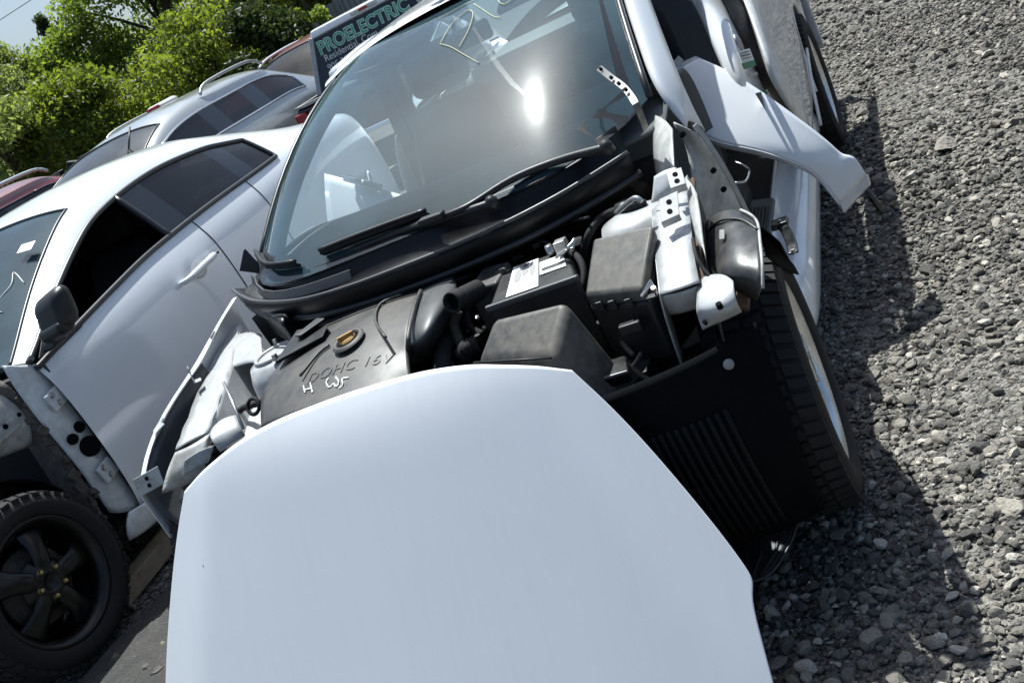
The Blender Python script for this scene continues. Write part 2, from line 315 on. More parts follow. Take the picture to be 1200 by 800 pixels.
# ---- closed car bodies: a cage of cross-sections, smoothed, then cut into its panels
def car_body(parent, xc, secs, face_part, parts, level=2, skip=()):
    """secs = [(y, [(half width, z) ...])]; face_part(i, j, side) -> part name; parts = {name: material}"""
    n = len(secs[0][1]); vs = []; fs = []; fi = []; names = list(parts)
    per = 2*n-1
    for y, pr in secs:
        for x, z in pr[:-1]: vs.append((xc + x, y, z))
        vs.append((xc + pr[-1][0]*0, y, pr[-1][1]))
        for x, z in reversed(pr[:-1]): vs.append((xc - x, y, z))
    for i in range(len(secs)-1):
        for j in range(per-1):
            jj = j if j < n-1 else per-2-j; side = 1 if j < n-1 else -1
            fs.append((i*per+j, i*per+j+1, (i+1)*per+j+1, (i+1)*per+j)); fi.append(names.index(face_part(i, jj, side)))
    me = bpy.data.meshes.new('body'); me.from_pydata(vs, [], fs); me.update(); me.polygons.foreach_set('material_index', fi)
    for nm in names: me.materials.append(MATS[parts[nm]])
    o = bpy.data.objects.new('body', me); COL.objects.link(o)
    q = o.modifiers.new('s', 'SUBSURF'); q.levels = q.render_levels = level; q.boundary_smooth = 'PRESERVE_CORNERS'
    ev = bpy.data.meshes.new_from_object(o.evaluated_get(bpy.context.evaluated_depsgraph_get())); bpy.data.objects.remove(o)
    bm = bmesh.new(); bm.from_mesh(ev); bmesh.ops.recalc_face_normals(bm, faces=bm.faces)
    c = max(bm.verts, key=lambda v: v.co.z); 
    if c.normal.z < 0: bmesh.ops.reverse_faces(bm, faces=bm.faces)
    bm.normal_update(); bm.verts.ensure_lookup_table()
    res = {}
    # break the faces of each part into connected panels, so every window is a part of its own
    todo = set(bm.faces); borders = []
    for e in bm.edges:
        if len(e.link_faces) == 2 and e.link_faces[0].material_index != e.link_faces[1].material_index:
            a, b = sorted((names[e.link_faces[0].material_index], names[e.link_faces[1].material_index])); borders.append((a, b, e.verts[0].co.copy(), e.verts[1].co.copy(), (e.verts[0].normal+e.verts[1].normal).normalized()))
    while todo:
        f0 = todo.pop(); grp = [f0]; st = [f0]; mi = f0.material_index
        while st:
            f = st.pop()
            for e in f.edges:
                for g in e.link_faces:
                    if g in todo and g.material_index == mi: todo.discard(g); grp.append(g); st.append(g)
        nm = names[mi]
        if nm in skip: continue
        idx = {}; vv = []; nn = []; ff = []
        for f in grp:
            t = []
            for v in f.verts:
                if v.index not in idx: idx[v.index] = len(vv); vv.append(tuple(v.co)); nn.append(tuple(v.normal))
                t.append(idx[v.index])
            ff.append(t)
        pm = bpy.data.meshes.new(nm); pm.from_pydata(vv, [], ff); pm.update()
        po = link(nm, pm, parts[nm], parent); pm.normals_split_custom_set_from_vertices(nn)
        res.setdefault(nm, []).append(po)
    bm.free(); return res, borders
def border_trim(name, borders, test, m, parent, r=0.010, out=0.004):
    b = MB(); adj = {}; pos = {}
    def key(v): return (round(v.x, 4), round(v.y, 4), round(v.z, 4))
    for a, c, p, q, nn in borders:
        if not test(a, c, p, q): continue
        for u, v in ((p, q), (q, p)):
            adj.setdefault(key(u), []).append(key(v)); pos.setdefault(key(u), [u.copy(), Vector((0, 0, 0))])[1] += nn
    left = {tuple(sorted((a, c))) for a in adj for c in adj[a]}
    while left:       # walk each chain of edges so the strip runs on without breaks
        ends = [k for k in adj if sum(tuple(sorted((k, o))) in left for o in adj[k]) == 1]
        cur = ends[0] if ends else next(iter(left))[0]; path = [cur]
        while True:
            nx_ = [o for o in adj[cur] if tuple(sorted((cur, o))) in left]
            if not nx_: break
            left.discard(tuple(sorted((cur, nx_[0])))); cur = nx_[0]; path.append(cur)
        b.tube([pos[k][0] + pos[k][1].normalized()*out for k in path], r, 8)
    return b.build(name, m, parent, smooth=True)

def make_wheel(name, parent, c, axis, R, r_rim, width, style, tread, rubber='rubber'):
    """axis points outwards; c = centre of the outer face"""
    ax = V(axis).normalized(); c = V(c)
    root = bpy.data.objects.new(name, None); COL.objects.link(root); root.location = c - ax*width/2; root.parent = parent
    pinv = parent.matrix_basis.inverted(); root.matrix_parent_inverse = pinv
    h = width/2; cc = c - ax*h
    prof = [(r_rim, h*0.80), (r_rim+0.012, h*0.93), (r_rim+(R-r_rim)*0.45, h*1.02), (R-0.035, h*0.96), (R-0.012, h*0.84), (R-0.006, h*0.6), (R-0.006, -h*0.6), (R-0.012, -h*0.84), (R-0.035, -h*0.96), (r_rim+(R-r_rim)*0.45, -h*1.02), (r_rim, -h*0.8)]
    def wl(nm, mb, m, **k):
        o = link(nm, mb.mesh(nm), m, None, True); o.parent = root; o.matrix_parent_inverse = Matrix.Translation(-(c - ax*h))
        if k.get('bevel'):
            b = o.modifiers.new('b', 'BEVEL'); b.width = k['bevel']; b.segments = 2; b.limit_method = 'ANGLE'
            w = o.modifiers.new('wn', 'WEIGHTED_NORMAL')
        if k.get('flat'): o.data.shade_flat()
        return o
    wl('tyre', MB().lathe(prof, cc, ax, 72), rubber)
    u = ax.orthogonal().normalized(); w = ax.cross(u); tb = MB()
    for k in range(tread):
        a0 = 2*math.pi*k/tread; wv_ = 0.86 + 0.22*((k*7) % 5)/4
        for row, (o0, o1, sk) in enumerate(((-0.92, -0.52, -0.25), (-0.45, -0.04, 0.25), (0.04, 0.45, -0.25), (0.52, 0.92, 0.25))):
            pts = []
            for rr in (R-0.012, R+0.001):
                for oo, s_ in ((o0, 0), (o1, 1)):
                    for aa in (0.06, 0.80):
                        a = a0 + (aa*(1 if aa < 0.5 else wv_) + sk*s_ + 0.5*(row % 2))*2*math.pi/tread
                        r_ = rr - (0.010 if abs(oo) > 0.9 else 0)
                        pts.append(cc + (u*math.cos(a)+w*math.sin(a))*r_ + ax*(oo*h))
            tb.hexa([pts[0], pts[1], pts[3], pts[2]], [pts[4], pts[5], pts[7], pts[6]])
    tb_o = wl('tread', tb, rubber, flat=True)
    m = 'wheel_black' if style == 'steel' else 'alloy'
    rim = MB().lathe([(r_rim+0.004, h*0.80), (r_rim+0.006, h*0.86), (r_rim-0.006, h*0.86), (r_rim-0.012, h*0.78), (r_rim-0.022, h*0.72), (r_rim-0.03, h*0.35), (r_rim-0.03, -h*0.8)], cc, ax, 72)
    wl('rim', rim, m)
    def P(r, a, o): return cc + (u*math.cos(a)+w*math.sin(a))*r + ax*o
    face = h*0.45 if style == 'steel' else h*0.74
    if style == 'steel':
        sp = MB()
        for k in range(5):     # five broad pressed spokes
            a = 2*math.pi*k/5 + 0.42
            q = [(0.045, 0.58, face+0.016), (0.085, 0.38, face+0.024), (r_rim*0.62, 0.21, face+0.014), (r_rim-0.028, 0.29, face-0.010)]
            ring = []
            for r_, da, o in q: ring.append([P(r_, a-da, o-0.012), P(r_, a-da*0.55, o), P(r_, a+da*0.55, o), P(r_, a+da, o-0.012)])
            vs = [p for g in ring for p in g]; fs = []
            for i in range(3):
                for j in range(3): fs.append((i*4+j, i*4+j+1, i*4+5+j, i*4+4+j))
            s1 = MB().add(vs, fs); o = wl('spoke', s1, m); so_ = o.modifiers.new('s', 'SUBSURF'); so_.levels = so_.render_levels = 2
            t_ = o.modifiers.new('t', 'SOLIDIFY'); t_.thickness = 0.008
        wl('hub_plate', MB().lathe([(0.0, face+0.012), (0.028, face+0.012), (0.032, face+0.03), (0.04, face+0.03), (0.075, face+0.016), (0.095, face-0.004)], cc, ax, 40), m)
        wl('brake_disc', MB().lathe([(0.0, face-0.05), (0.14, face-0.05), (0.14, face-0.07), (0.0, face-0.07)], cc, ax, 40), 'mud_metal')
        for k in range(5):
            a = 2*math.pi*k/5 + 1.05; p = P(0.052, a, face+0.014)
            wl('lug_nut', MB().lathe([(0.0, 0.026), (0.006, 0.026), (0.0095, 0.020), (0.0105, 0.0), (0.014, -0.001), (0.014, -0.006)], p, ax, 6), 'brass')
    else:
        for k in range(5):     # five twin-arm alloy spokes
            a = 2*math.pi*k/5 + 0.2
            for sd in (-1, 1):
                q = [(0.03, 0.25, face-0.004), (0.085, 0.20, face+0.004), (r_rim*0.65, 0.155, face), (r_rim-0.015, 0.20, face-0.006)]
                ring = []
                for r_, da, o in q:
                    wv = 0.012/r_ + 0.035
                    ring.append([P(r_, a+sd*da-wv, o-0.022), P(r_, a+sd*da-wv, o), P(r_, a+sd*da+wv, o), P(r_, a+sd*da+wv, o-0.022)])
                vs = [p for g in ring for p in g]; fs = [(i*4+j, i*4+(j+1) % 4, i*4+4+(j+1) % 4, i*4+4+j) for i in range(3) for j in range(4)]
                wl('spoke', MB().add(vs, fs), m, bevel=0.004)
        wl('hub_cap', MB().lathe([(0.0, face+0.008), (0.025, face+0.008), (0.03, face+0.002), (0.065, face-0.002), (0.07, face-0.03)], cc, ax, 32), m)
        wl('brake_disc', MB().lathe([(0.0, face-0.07), (0.14, face-0.07), (0.14, face-0.09), (0.0, face-0.09)], cc, ax, 40), 'steel')
        for k in range(5):
            a = 2*math.pi*k/5 + 0.8
            wl('lug_nut', MB().lathe([(0.0, 0.012), (0.008, 0.012), (0.009, 0.0)], P(0.05, a, face-0.004), ax, 6), 'steel')
    return root

# ============================================================ THE SETTING
def pip(x, y, poly):
    c = False; n = len(poly)
    for i in range(n):
        (x1, y1), (x2, y2) = poly[i], poly[i-1]
        if (y1 > y) != (y2 > y) and x < (x2-x1)*(y-y1)/(y2-y1)+x1: c = not c
    return c
def ground_material():
    m = bpy.data.materials.new('gravel_ground'); m.use_nodes = True; MATS['gravel_ground'] = m
    N, L = m.node_tree.nodes, m.node_tree.links; b = N['Principled BSDF']; b.inputs['Roughness'].default_value = 0.92; b.inputs['Specular IOR Level'].default_value = 0.2
    g = N.new('ShaderNodeNewGeometry')
    v1 = N.new('ShaderNodeTexVoronoi'); v1.inputs['Scale'].default_value = 42; v2 = N.new('ShaderNodeTexVoronoi'); v2.inputs['Scale'].default_value = 95
    t = N.new('ShaderNodeTexNoise'); t.inputs['Scale'].default_value = 1.1; t.inputs['Detail'].default_value = 7
    for q in (v1, v2, t): L.new(g.outputs['Position'], q.inputs['Vector'])
    cr = N.new('ShaderNodeValToRGB'); e = cr.color_ramp.elements; e[0].color = (0.10, 0.094, 0.085, 1); e[1].color = (0.31, 0.29, 0.26, 1)
    sp = N.new('ShaderNodeSeparateColor'); L.new(v1.outputs['Color'], sp.inputs[0]); L.new(sp.outputs[0], cr.inputs[0])
    mx = N.new('ShaderNodeMix'); mx.data_type = 'RGBA'; mx.blend_type = 'MULTIPLY'; mx.inputs[0].default_value = 0.6; L.new(cr.outputs[0], mx.inputs[6])
    c2 = N.new('ShaderNodeValToRGB'); c2.color_ramp.elements[0].color = (0.6, 0.6, 0.6, 1); c2.color_ramp.elements[0].position = 0.3; c2.color_ramp.elements[1].position = 0.7; L.new(t.outputs['Fac'], c2.inputs[0]); L.new(c2.outputs[0], mx.inputs[7])
    L.new(mx.outputs[2], b.inputs['Base Color'])
    ad = N.new('ShaderNodeMath'); ad.operation = 'MULTIPLY_ADD'; ad.inputs[1].default_value = 0.5; L.new(v2.outputs['Distance'], ad.inputs[0]); L.new(v1.outputs['Distance'], ad.inputs[2])
    bp = N.new('ShaderNodeBump'); bp.inputs['Strength'].default_value = 1.0; bp.inputs['Distance'].default_value = 0.03; bp.invert = True
    L.new(ad.outputs[0], bp.inputs['Height']); L.new(bp.outputs[0], b.inputs['Normal'])
    s = bpy.data.materials.new('gravel_stone'); s.use_nodes = True; MATS['gravel_stone'] = s
    N, L = s.node_tree.nodes, s.node_tree.links; b = N['Principled BSDF']; b.inputs['Roughness'].default_value = 0.88; b.inputs['Specular IOR Level'].default_value = 0.25
    a = N.new('ShaderNodeAttribute'); a.attribute_name = 'tone'
    cr = N.new('ShaderNodeValToRGB'); el = cr.color_ramp.elements
    el[0].color = (0.07, 0.068, 0.065, 1); el[1].color = (0.58, 0.545, 0.48, 1)
    for pos, c in ((0.35, (0.16, 0.145, 0.125, 1)), (0.7, (0.30, 0.273, 0.234, 1)), (0.93, (0.48, 0.44, 0.38, 1))): q = el.new(pos); q.color = c
    L.new(a.outputs['Fac'], cr.inputs[0])
    g = N.new('ShaderNodeNewGeometry'); t = N.new('ShaderNodeTexNoise'); t.inputs['Scale'].default_value = 130; t.inputs['Detail'].default_value = 5; L.new(g.outputs['Position'], t.inputs['Vector'])
    mx = N.new('ShaderNodeMix'); mx.data_type = 'RGBA'; mx.blend_type = 'MULTIPLY'; mx.inputs[0].default_value = 0.55; L.new(cr.outputs[0], mx.inputs[6])
    c2 = N.new('ShaderNodeValToRGB'); c2.color_ramp.elements[0].position = 0.3; c2.color_ramp.elements[0].color = (0.55, 0.54, 0.52, 1); c2.color_ramp.elements[1].position = 0.65; L.new(t.outputs['Fac'], c2.inputs[0]); L.new(c2.outputs[0], mx.inputs[7])
    L.new(mx.outputs[2], b.inputs['Base Color'])
    bp = N.new('ShaderNodeBump'); bp.inputs['Strength'].default_value = 0.6; bp.inputs['Distance'].default_value = 0.006; L.new(t.outputs['Fac'], bp.inputs['Height']); L.new(bp.outputs[0], b.inputs['Normal'])
ground_material()
gm = MB(); nx, ny = 60, 60
gx = np.concatenate([[-600, -120, -40], np.linspace(-14, 10, 49), [30, 120, 600]]); gy = np.concatenate([[-600, -100, -20], np.linspace(-4, 20, 49), [40, 150, 900]])
def gz(x, y): return 0.012*math.sin(1.7*x+0.6)*math.sin(1.3*y) + 0.008*math.sin(3.1*x+2.2*y) - 0.02
gm.add([(x, y, gz(x, y) if abs(x) < 20 and abs(y) < 25 else -0.02) for y in gy for x in gx], [(j*len(gx)+i, j*len(gx)+i+1, (j+1)*len(gx)+i+1, (j+1)*len(gx)+i) for j in range(len(gy)-1) for i in range(len(gx)-1)])
tag(gm.build('ground', 'gravel_ground', smooth=True), kind='structure')

def ico(sub):
    bm = bmesh.new(); bmesh.ops.create_icosphere(bm, subdivisions=sub, radius=1.0); bm.verts.ensure_lookup_table()
    v = np.array([list(q.co) for q in bm.verts]); f = np.array([[q.index for q in p.verts] for p in bm.faces]); bm.free(); return v, f
def stones(name, pos, size, sub, tone, smooth=False):
    """one mesh of angular crushed stones"""
    bv, bf = ico(sub); n = len(pos); k = len(bv)
    variants = []
    for q in range(14):
        v = bv.copy(); a = rng.normal(size=(9, 3)); a /= np.linalg.norm(a, axis=1)[:, None]; lim = rng.uniform(0.38, 0.80, 9)
        for d, l in zip(a, lim):     # chop with planes for broken faces
            h = v @ d; over = h > l; v[over] -= np.outer((h[over]-l)*0.97, d)
        v += rng.normal(scale=0.022, size=v.shape); variants.append(v)
    variants = np.array(variants)[rng.integers(0, 14, n)]
    q = rng.normal(size=(n, 4)); q /= np.linalg.norm(q, axis=1)[:, None]; w, x, y, z = q.T
    Rm = np.stack([np.stack([1-2*(y*y+z*z), 2*(x*y-w*z), 2*(x*z+w*y)], 1), np.stack([2*(x*y+w*z), 1-2*(x*x+z*z), 2*(y*z-w*x)], 1), np.stack([2*(x*z-w*y), 2*(y*z+w*x), 1-2*(x*x+y*y)], 1)], 1)
    sc = size[:, None]*rng.uniform(0.6, 1.15, (n, 3))
    vv = np.einsum('nij,nkj->nki', Rm, variants*sc[:, None, :]); vv[:, :, 2] *= 0.72
    vv += pos[:, None, :]
    me = bpy.data.meshes.new(name); me.vertices.add(n*k); me.vertices.foreach_set('co', vv.reshape(-1).astype(np.float32))
    ff = (bf[None] + (np.arange(n)*k)[:, None, None]).reshape(-1); nf = n*len(bf)
    me.loops.add(nf*3); me.loops.foreach_set('vertex_index', ff.astype(np.int32)); me.polygons.add(nf); me.polygons.foreach_set('loop_start', (np.arange(nf)*3).astype(np.int32))
    me.update(calc_edges=True)
    at = me.attributes.new('tone', 'FLOAT', 'POINT'); at.data.foreach_set('value', np.repeat(tone, k).astype(np.float32))
    if not smooth: me.shade_flat()
    return me
def scatter(x0, x1, y0, y1, n): return np.stack([rng.uniform(x0, x1, n), rng.uniform(y0, y1, n)], 1)
gzv = np.vectorize(gz)
# near stones are rounder in their faceting, far ones simpler
def lay(xy, s): z = gzv(xy[:, 0], xy[:, 1]); return np.column_stack([xy, z + s*rng.uniform(0.05, 0.5, len(s))])
near = [scatter(0.25, 2.1, -1.2, 1.6, 14500)]; xy = np.concatenate(near); s = np.exp(rng.normal(math.log(0.0098), 0.46, len(xy))).clip(0.006, 0.036)
big = rng.random(len(xy)) < 0.012; s[big] *= 1.7; s = s.clip(0.0055, 0.026)
me = stones('gravel', lay(xy, s), s, 2, rng.beta(1.15, 2.0, len(xy)))
tag(link('gravel', me, 'gravel_stone', smooth=False), 'grey crushed stone gravel at the near side of the yard', 'gravel', kind='stuff')
a = scatter(0.25, 2.6, 1.6, 5.0, 21000); b = scatter(0.4, 4.5, 5.0, 12.0, 16000); c = scatter(-2.6, -0.7, -0.9, 2.0, 5000)
c = c[(c[:, 1] > 0.12*np.sin(c[:, 0]*9) + 0.25) | (c[:, 0] < -1.82) | (rng.random(len(c)) < 0.4)]
d = scatter(0.25, 2.1, -1.2, 1.6, 14000)
xy = np.concatenate([a, b, c, d]); s = np.exp(rng.normal(math.log(0.0112), 0.46, len(xy))).clip(0.006, 0.04)
s[len(a):len(a)+len(b)] *= 1.4; s[-len(d):] *= 0.55
me = stones('gravel', lay(xy, s), s, 1, rng.beta(1.15, 2.0, len(xy)))
tag(link('gravel', me, 'gravel_stone', smooth=False), 'grey crushed stone gravel running back along the row of cars', 'gravel', kind='stuff')
ROCKS = [((0.732, -0.548), 0.034, 0.86, 'large tan stone at the edge of the white hood panel'), ((0.989, -0.527), 0.024, 0.97, 'pale round stone on the shadow edge near the viewer'),
         ((1.173, -0.166), 0.030, 0.72, 'big rough grey stone in sunlight at the right'), ((1.198, 0.136), 0.012, 1.0, 'small cream coloured stone in the sunlit gravel'),
         ((1.274, 2.174), 0.055, 0.70, 'long grey stone with a dark hollow up the yard'), ((0.79, -0.38), 0.013, 0.93, 'smooth pale pebble in the car shadow'),
         ((0.86, -0.50), 0.028, 0.62, 'rough stone half in shade beside the tan stone'), ((1.02, 0.55), 0.026, 0.55, 'dark grey stone in shade beside the front wheel')]
for (x, y), r, tn, lb in ROCKS:
    me = stones('rock', np.array([[0, 0, 0.0]]), np.array([r]), 3, np.array([tn])); o = link('rock', me, 'gravel_stone', smooth=False); o.location = (x, y, gz(x, y)+r*0.45)
    tag(o, lb, 'stone', 'larger stones in the gravel')
# packed fines between the two cars
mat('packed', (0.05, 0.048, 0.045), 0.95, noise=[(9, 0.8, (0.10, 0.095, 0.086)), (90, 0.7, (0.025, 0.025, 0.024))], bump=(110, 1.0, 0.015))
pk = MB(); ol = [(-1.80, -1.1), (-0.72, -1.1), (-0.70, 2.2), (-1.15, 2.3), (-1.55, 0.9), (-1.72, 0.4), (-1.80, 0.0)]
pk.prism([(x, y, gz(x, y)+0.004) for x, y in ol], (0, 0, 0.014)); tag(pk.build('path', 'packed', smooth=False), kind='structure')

# ---- trees beyond the yard
def leaves(name, centers, radii, n, size, m, parent, droop=0.0, flat=0.75):
    """leaf-sized faces spread through overlapping clumps"""
    per = rng.multinomial(n, np.array(radii)**2/np.sum(np.array(radii)**2)); P_ = []; T_ = []
    for (c, r, k) in zip(centers, radii, per):
        d = rng.normal(size=(k, 3)); d /= np.linalg.norm(d, axis=1)[:, None]; rad = r*1.15*rng.random(k)**0.55
        p = np.array(c) + d*rad[:, None]*[1, 1, flat]; P_.append(p); T_.append(np.full(k, rng.random()) * 0.6 + 0.4*rng.random(k))
    P_ = np.concatenate(P_); T_ = np.concatenate(T_); k = len(P_)
    a = rng.normal(size=(k, 3)); a /= np.linalg.norm(a, axis=1)[:, None]; b = np.cross(a, rng.normal(size=(k, 3))); b /= np.linalg.norm(b, axis=1)[:, None]
    s = size*rng.uniform(0.55, 1.3, (k, 1)); a *= s; b *= s*0.55
    vv = np.stack([P_-a, P_+b*0.9, P_+a, P_-b*0.9], 1).reshape(-1, 3)
    me = bpy.data.meshes.new(name); me.vertices.add(4*k); me.vertices.foreach_set('co', vv.reshape(-1).astype(np.float32)); me.loops.add(4*k); me.loops.foreach_set('vertex_index', np.arange(4*k, dtype=np.int32))
    me.polygons.add(k); me.polygons.foreach_set('loop_start', (np.arange(k)*4).astype(np.int32)); me.update(calc_edges=True)
    at = me.attributes.new('tone', 'FLOAT', 'POINT'); at.data.foreach_set('value', np.repeat(T_, 4).astype(np.float32))
    return link(name, me, m, parent, smooth=False)
def tree(name, label, base, h, spread, n, size, m, crown0=0.2, clumps=46, group='trees beyond the parked cars', conifer=False, shape=1.0):
    t = empty(name, base, label, 'tree', group); bx, by, bz = base; mb = MB()
    path = [(bx + 0.04*h*math.sin(k*1.3+bx)*(k/5), by + 0.03*h*math.cos(k*1.7)*(k/5), bz + h*0.92*k/5) for k in range(6)]
    r0 = 0.018*h + 0.04; mb.tube(spline(path, 4), [max(0.02, r0*(1 - 0.92*i/20)) for i in range(21)], 9)
    cs = []; rs = []
    if conifer:
        for k in range(clumps):
            u = (k+0.5)/clumps; z = bz + h*(crown0 + (1-crown0)*u); rad = spread*(1-u)**0.85*rng.uniform(0.45, 1.05); a = rng.uniform(0, 6.28)
            p = (bx+math.cos(a)*rad*0.7, by+math.sin(a)*rad*0.7, z - rad*0.15); cs.append(p); rs.append(max(0.18, spread*0.30*(1-u*0.7)))
            mb.tube([lerp(path[0], path[-1], min(1, (z-bz)/h)), p], [0.03, 0.012], 5)
    else:
        for k in range(clumps):
            u = rng.random()**0.8; z = bz + h*(crown0 + (1-crown0)*u*0.97); env = math.sin(math.pi*min(0.98, 0.16+0.80*u**shape))**0.7
            rad = spread*env*rng.uniform(0.15, 1.0)**0.6; a = rng.uniform(0, 6.28)
            p = (bx+math.cos(a)*rad, by+math.sin(a)*rad, z); cs.append(p); rs.append(spread*rng.uniform(0.15, 0.40))
            if k % 2 == 0:
                q0 = lerp(path[0], path[-1], max(0.12, (z-bz)/h - 0.16)); mb.tube(spline([q0, lerp(q0, p, 0.5)[:2] + (q0[2]*0.45+z*0.55,), p], 3), [0.012*h*0.5*(1-0.75*i/6)+0.008 for i in range(7)], 6)
    mb.build('trunk', 'bark', t, smooth=True); leaves('crown', cs, rs, n, size, m, t); return t
def polar(px_az, dist): return (1.267 + dist*math.sin(px_az), -2.134 + dist*math.cos(px_az))
AZT = math.radians
tree('broadleaf_tree', 'tall bright green broadleaf tree standing highest above the silver wagon', (-14.9, 21.8, 0), 8.2, 2.3, 32300, 0.071, 'leaf_bright', 0.10, 70)
tree('broadleaf_tree', 'bright green tree with a round crown right of the dark spruce', (-16.7, 19.8, 0), 4.5, 1.75, 26600, 0.071, 'leaf_bright', 0.06, 60)
tree('broadleaf_tree', 'mid green tree whose crown touches the sheet metal fence', (-13.4, 23.8, 0), 8.6, 2.6, 26600, 0.068, 'leaf_mid', 0.12, 60)
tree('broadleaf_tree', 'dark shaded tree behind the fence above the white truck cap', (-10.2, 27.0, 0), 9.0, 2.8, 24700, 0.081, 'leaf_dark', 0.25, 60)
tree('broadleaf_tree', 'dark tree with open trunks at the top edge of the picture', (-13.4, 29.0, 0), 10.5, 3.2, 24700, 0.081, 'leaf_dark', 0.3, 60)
tree('birch_tree', 'thin wispy pale green tree at the far left edge', (-16.9, 17.9, 0), 4.35, 1.0, 9880, 0.053, 'leaf_pale', 0.10, 34)
tree('birch_tree', 'second wispy young tree close beside the left edge', (-18.1, 19.2, 0), 5.1, 1.0, 7980, 0.056, 'leaf_pale', 0.15, 30)
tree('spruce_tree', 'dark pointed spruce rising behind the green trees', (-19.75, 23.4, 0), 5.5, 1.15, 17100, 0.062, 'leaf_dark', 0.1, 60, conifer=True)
tree('broadleaf_tree', 'low spreading green tree above the red car', (-15.2, 17.0, 0), 3.3, 1.7, 20900, 0.062, 'leaf_mid', 0.03, 50)
tree('broadleaf_tree', 'pale green bushy tree at the lower left of the wood', (-16.1, 15.6, 0), 3.3, 1.6, 15200, 0.062, 'leaf_pale', 0.02, 42)
tree('shrub', 'bushy shrub in shade behind the silver wagon roof', (-11.8, 17.6, 0), 3.2, 1.8, 19000, 0.062, 'leaf_mid', 0.02, 44, group='shrubs along the yard edge')
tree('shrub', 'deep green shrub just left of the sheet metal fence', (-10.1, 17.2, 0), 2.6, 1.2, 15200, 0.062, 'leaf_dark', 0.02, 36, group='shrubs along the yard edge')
tree('shrub', 'small bright shrub growing in front of the metal fence', (-8.9, 17.4, 0), 2.6, 0.5, 4940, 0.043, 'leaf_bright', 0.05, 22, group='shrubs along the yard edge')
wd = []; wr = []
for k in range(150):
    u = k/149; x = -32 + 46*u; y = 30 + 6*math.sin(u*9) + rng.uniform(-2, 2); wd.append((x, y, rng.uniform(0.6, 5.2 if x > -19 else 1.6))); wr.append(rng.uniform(1.0, 1.9))
w_ = leaves('woodland', wd, wr, 49400, 0.124, 'leaf_dark', None); tag(w_, 'far dark wood behind the trees and the fence', 'woodland', kind='stuff')
# ---- sheet metal fence
FX0, FX1, FY = -11.3, 9.7, 20.0
fr_ = empty('metal_fence', (FX0, FY, 0), 'grey corrugated sheet metal fence between the trees and the truck', 'fence')
np_ = 12; pw = (FX1-FX0)/np_; pm = None
for k in range(np_+1):
    MB().box((FX0+k*pw, FY-0.05, 1.05), (0.08, 0.08, 2.16)).build('post', 'fence_steel', fr_, 0.006)
for k in range(np_):
    b = MB(); nrib = 12; x0 = FX0+k*pw+0.045; vs = []; 
    for i in range(nrib*4+1):
        x = x0 + (pw-0.09)*i/(nrib*4); yy = FY + (0.022 if i % 4 in (1, 2) else 0); vs += [(x, yy, 0.04), (x, yy, 2.05+0.03*(k % 2))]
    b.add(vs, [(2*i, 2*i+2, 2*i+3, 2*i+1) for i in range(nrib*4)]); o = b.build('panel', 'fence_steel', fr_); q = o.modifiers.new('s', 'SOLIDIFY'); q.thickness = 0.004
MB().box(((FX0+FX1)/2, FY+0.06, 1.75), (FX1-FX0, 0.04, 0.06)).build('rail', 'fence_steel', fr_)
# ---- overhead cables in the left corner of the sky
for k, (z0, lb) in enumerate(((7.6, 'upper thin overhead cable crossing the pale sky'), (6.75, 'lower thin overhead cable crossing the pale sky'))):
    pts = [(-60+8*i, 30-0.4*i, z0 + 0.5*((i-7)/7)**2) for i in range(15)]; tag(MB().tube(pts, 0.012, 6).build('overhead_cable', 'cable', smooth=True), lb, 'cable', 'overhead cables')

# ============================================================ THE WRECKED WHITE SEDAN (front axle at y = 0)
car = empty('wrecked_sedan', (0, 0, 0), 'white sedan stripped of hood, bumper and front door, engine bay exposed', 'car')
def part(name, mb, m, parent=car, **k): return mb.build(name, m, parent, **k)
# ---- windshield: curved laminated glass from cowl to roof
def ws_pt(s, t, lift=0.0):    # s -1..1 across, t 0 base .. 1 top
    x0, x1 = 0.664, 0.540; cyb, czb = 0.205, 0.940; cyt, czt = 1.245, 1.375; cyl, czl = 0.50, 0.972; ctl, ctz = 1.31, 1.325
    e = abs(s)**6.0
    b = Vector((x0*s - 0.012, cyb + (cyl-cyb)*e, czb + (czl-czb)*e)); tp = Vector((x1*s - 0.012, cyt + (ctl-cyt)*e, czt + (ctz-czt)*e))
    p = b.lerp(tp, t); p.z += 0.060*4*t*(1-t)*(1-0.2*e); p.y -= 0.012*4*t*(1-t)
    return p + Vector((0, -0.35*lift, 0.93*lift))
rows = [[ws_pt(-1+2*i/16, j/10) for i in range(17)] for j in range(11)]
wso = patch('windshield', rows, 'windshield_glass', car, thick=0, sub=1, flip=False)
# black ceramic border printed on the inside of the glass
frit = MB()
def ring_strip(pin, pout, n):
    vs = []; 
    for a, b in zip(pin, pout): vs += [a, b]
    frit.add(vs, [(2*i, 2*i+1, 2*i+3, 2*i+2) for i in range(n)])
N_ = 24
def lifted(s, t): return ws_pt(s, t, -0.004)
ring_strip([lifted(-0.93+1.86*i/N_, 0.085+0.03*abs(-0.93+1.86*i/N_)**6) for i in range(N_+1)], [lifted(-1+2*i/N_, 0.0) for i in range(N_+1)], N_)
ring_strip([lifted(-0.93+1.86*i/N_, 0.955) for i in range(N_+1)], [lifted(-1+2*i/N_, 1.0) for i in range(N_+1)], N_)
for sg in (-1, 1): ring_strip([lifted(0.93*sg, 0.115+0.84*i/N_) for i in range(N_+1)], [lifted(1.0*sg, i/N_) for i in range(N_+1)], N_)
mat('frit', (0.012, 0.012, 0.013), 0.35); fo = part('glass_border', frit, 'frit', wso, smooth=True)
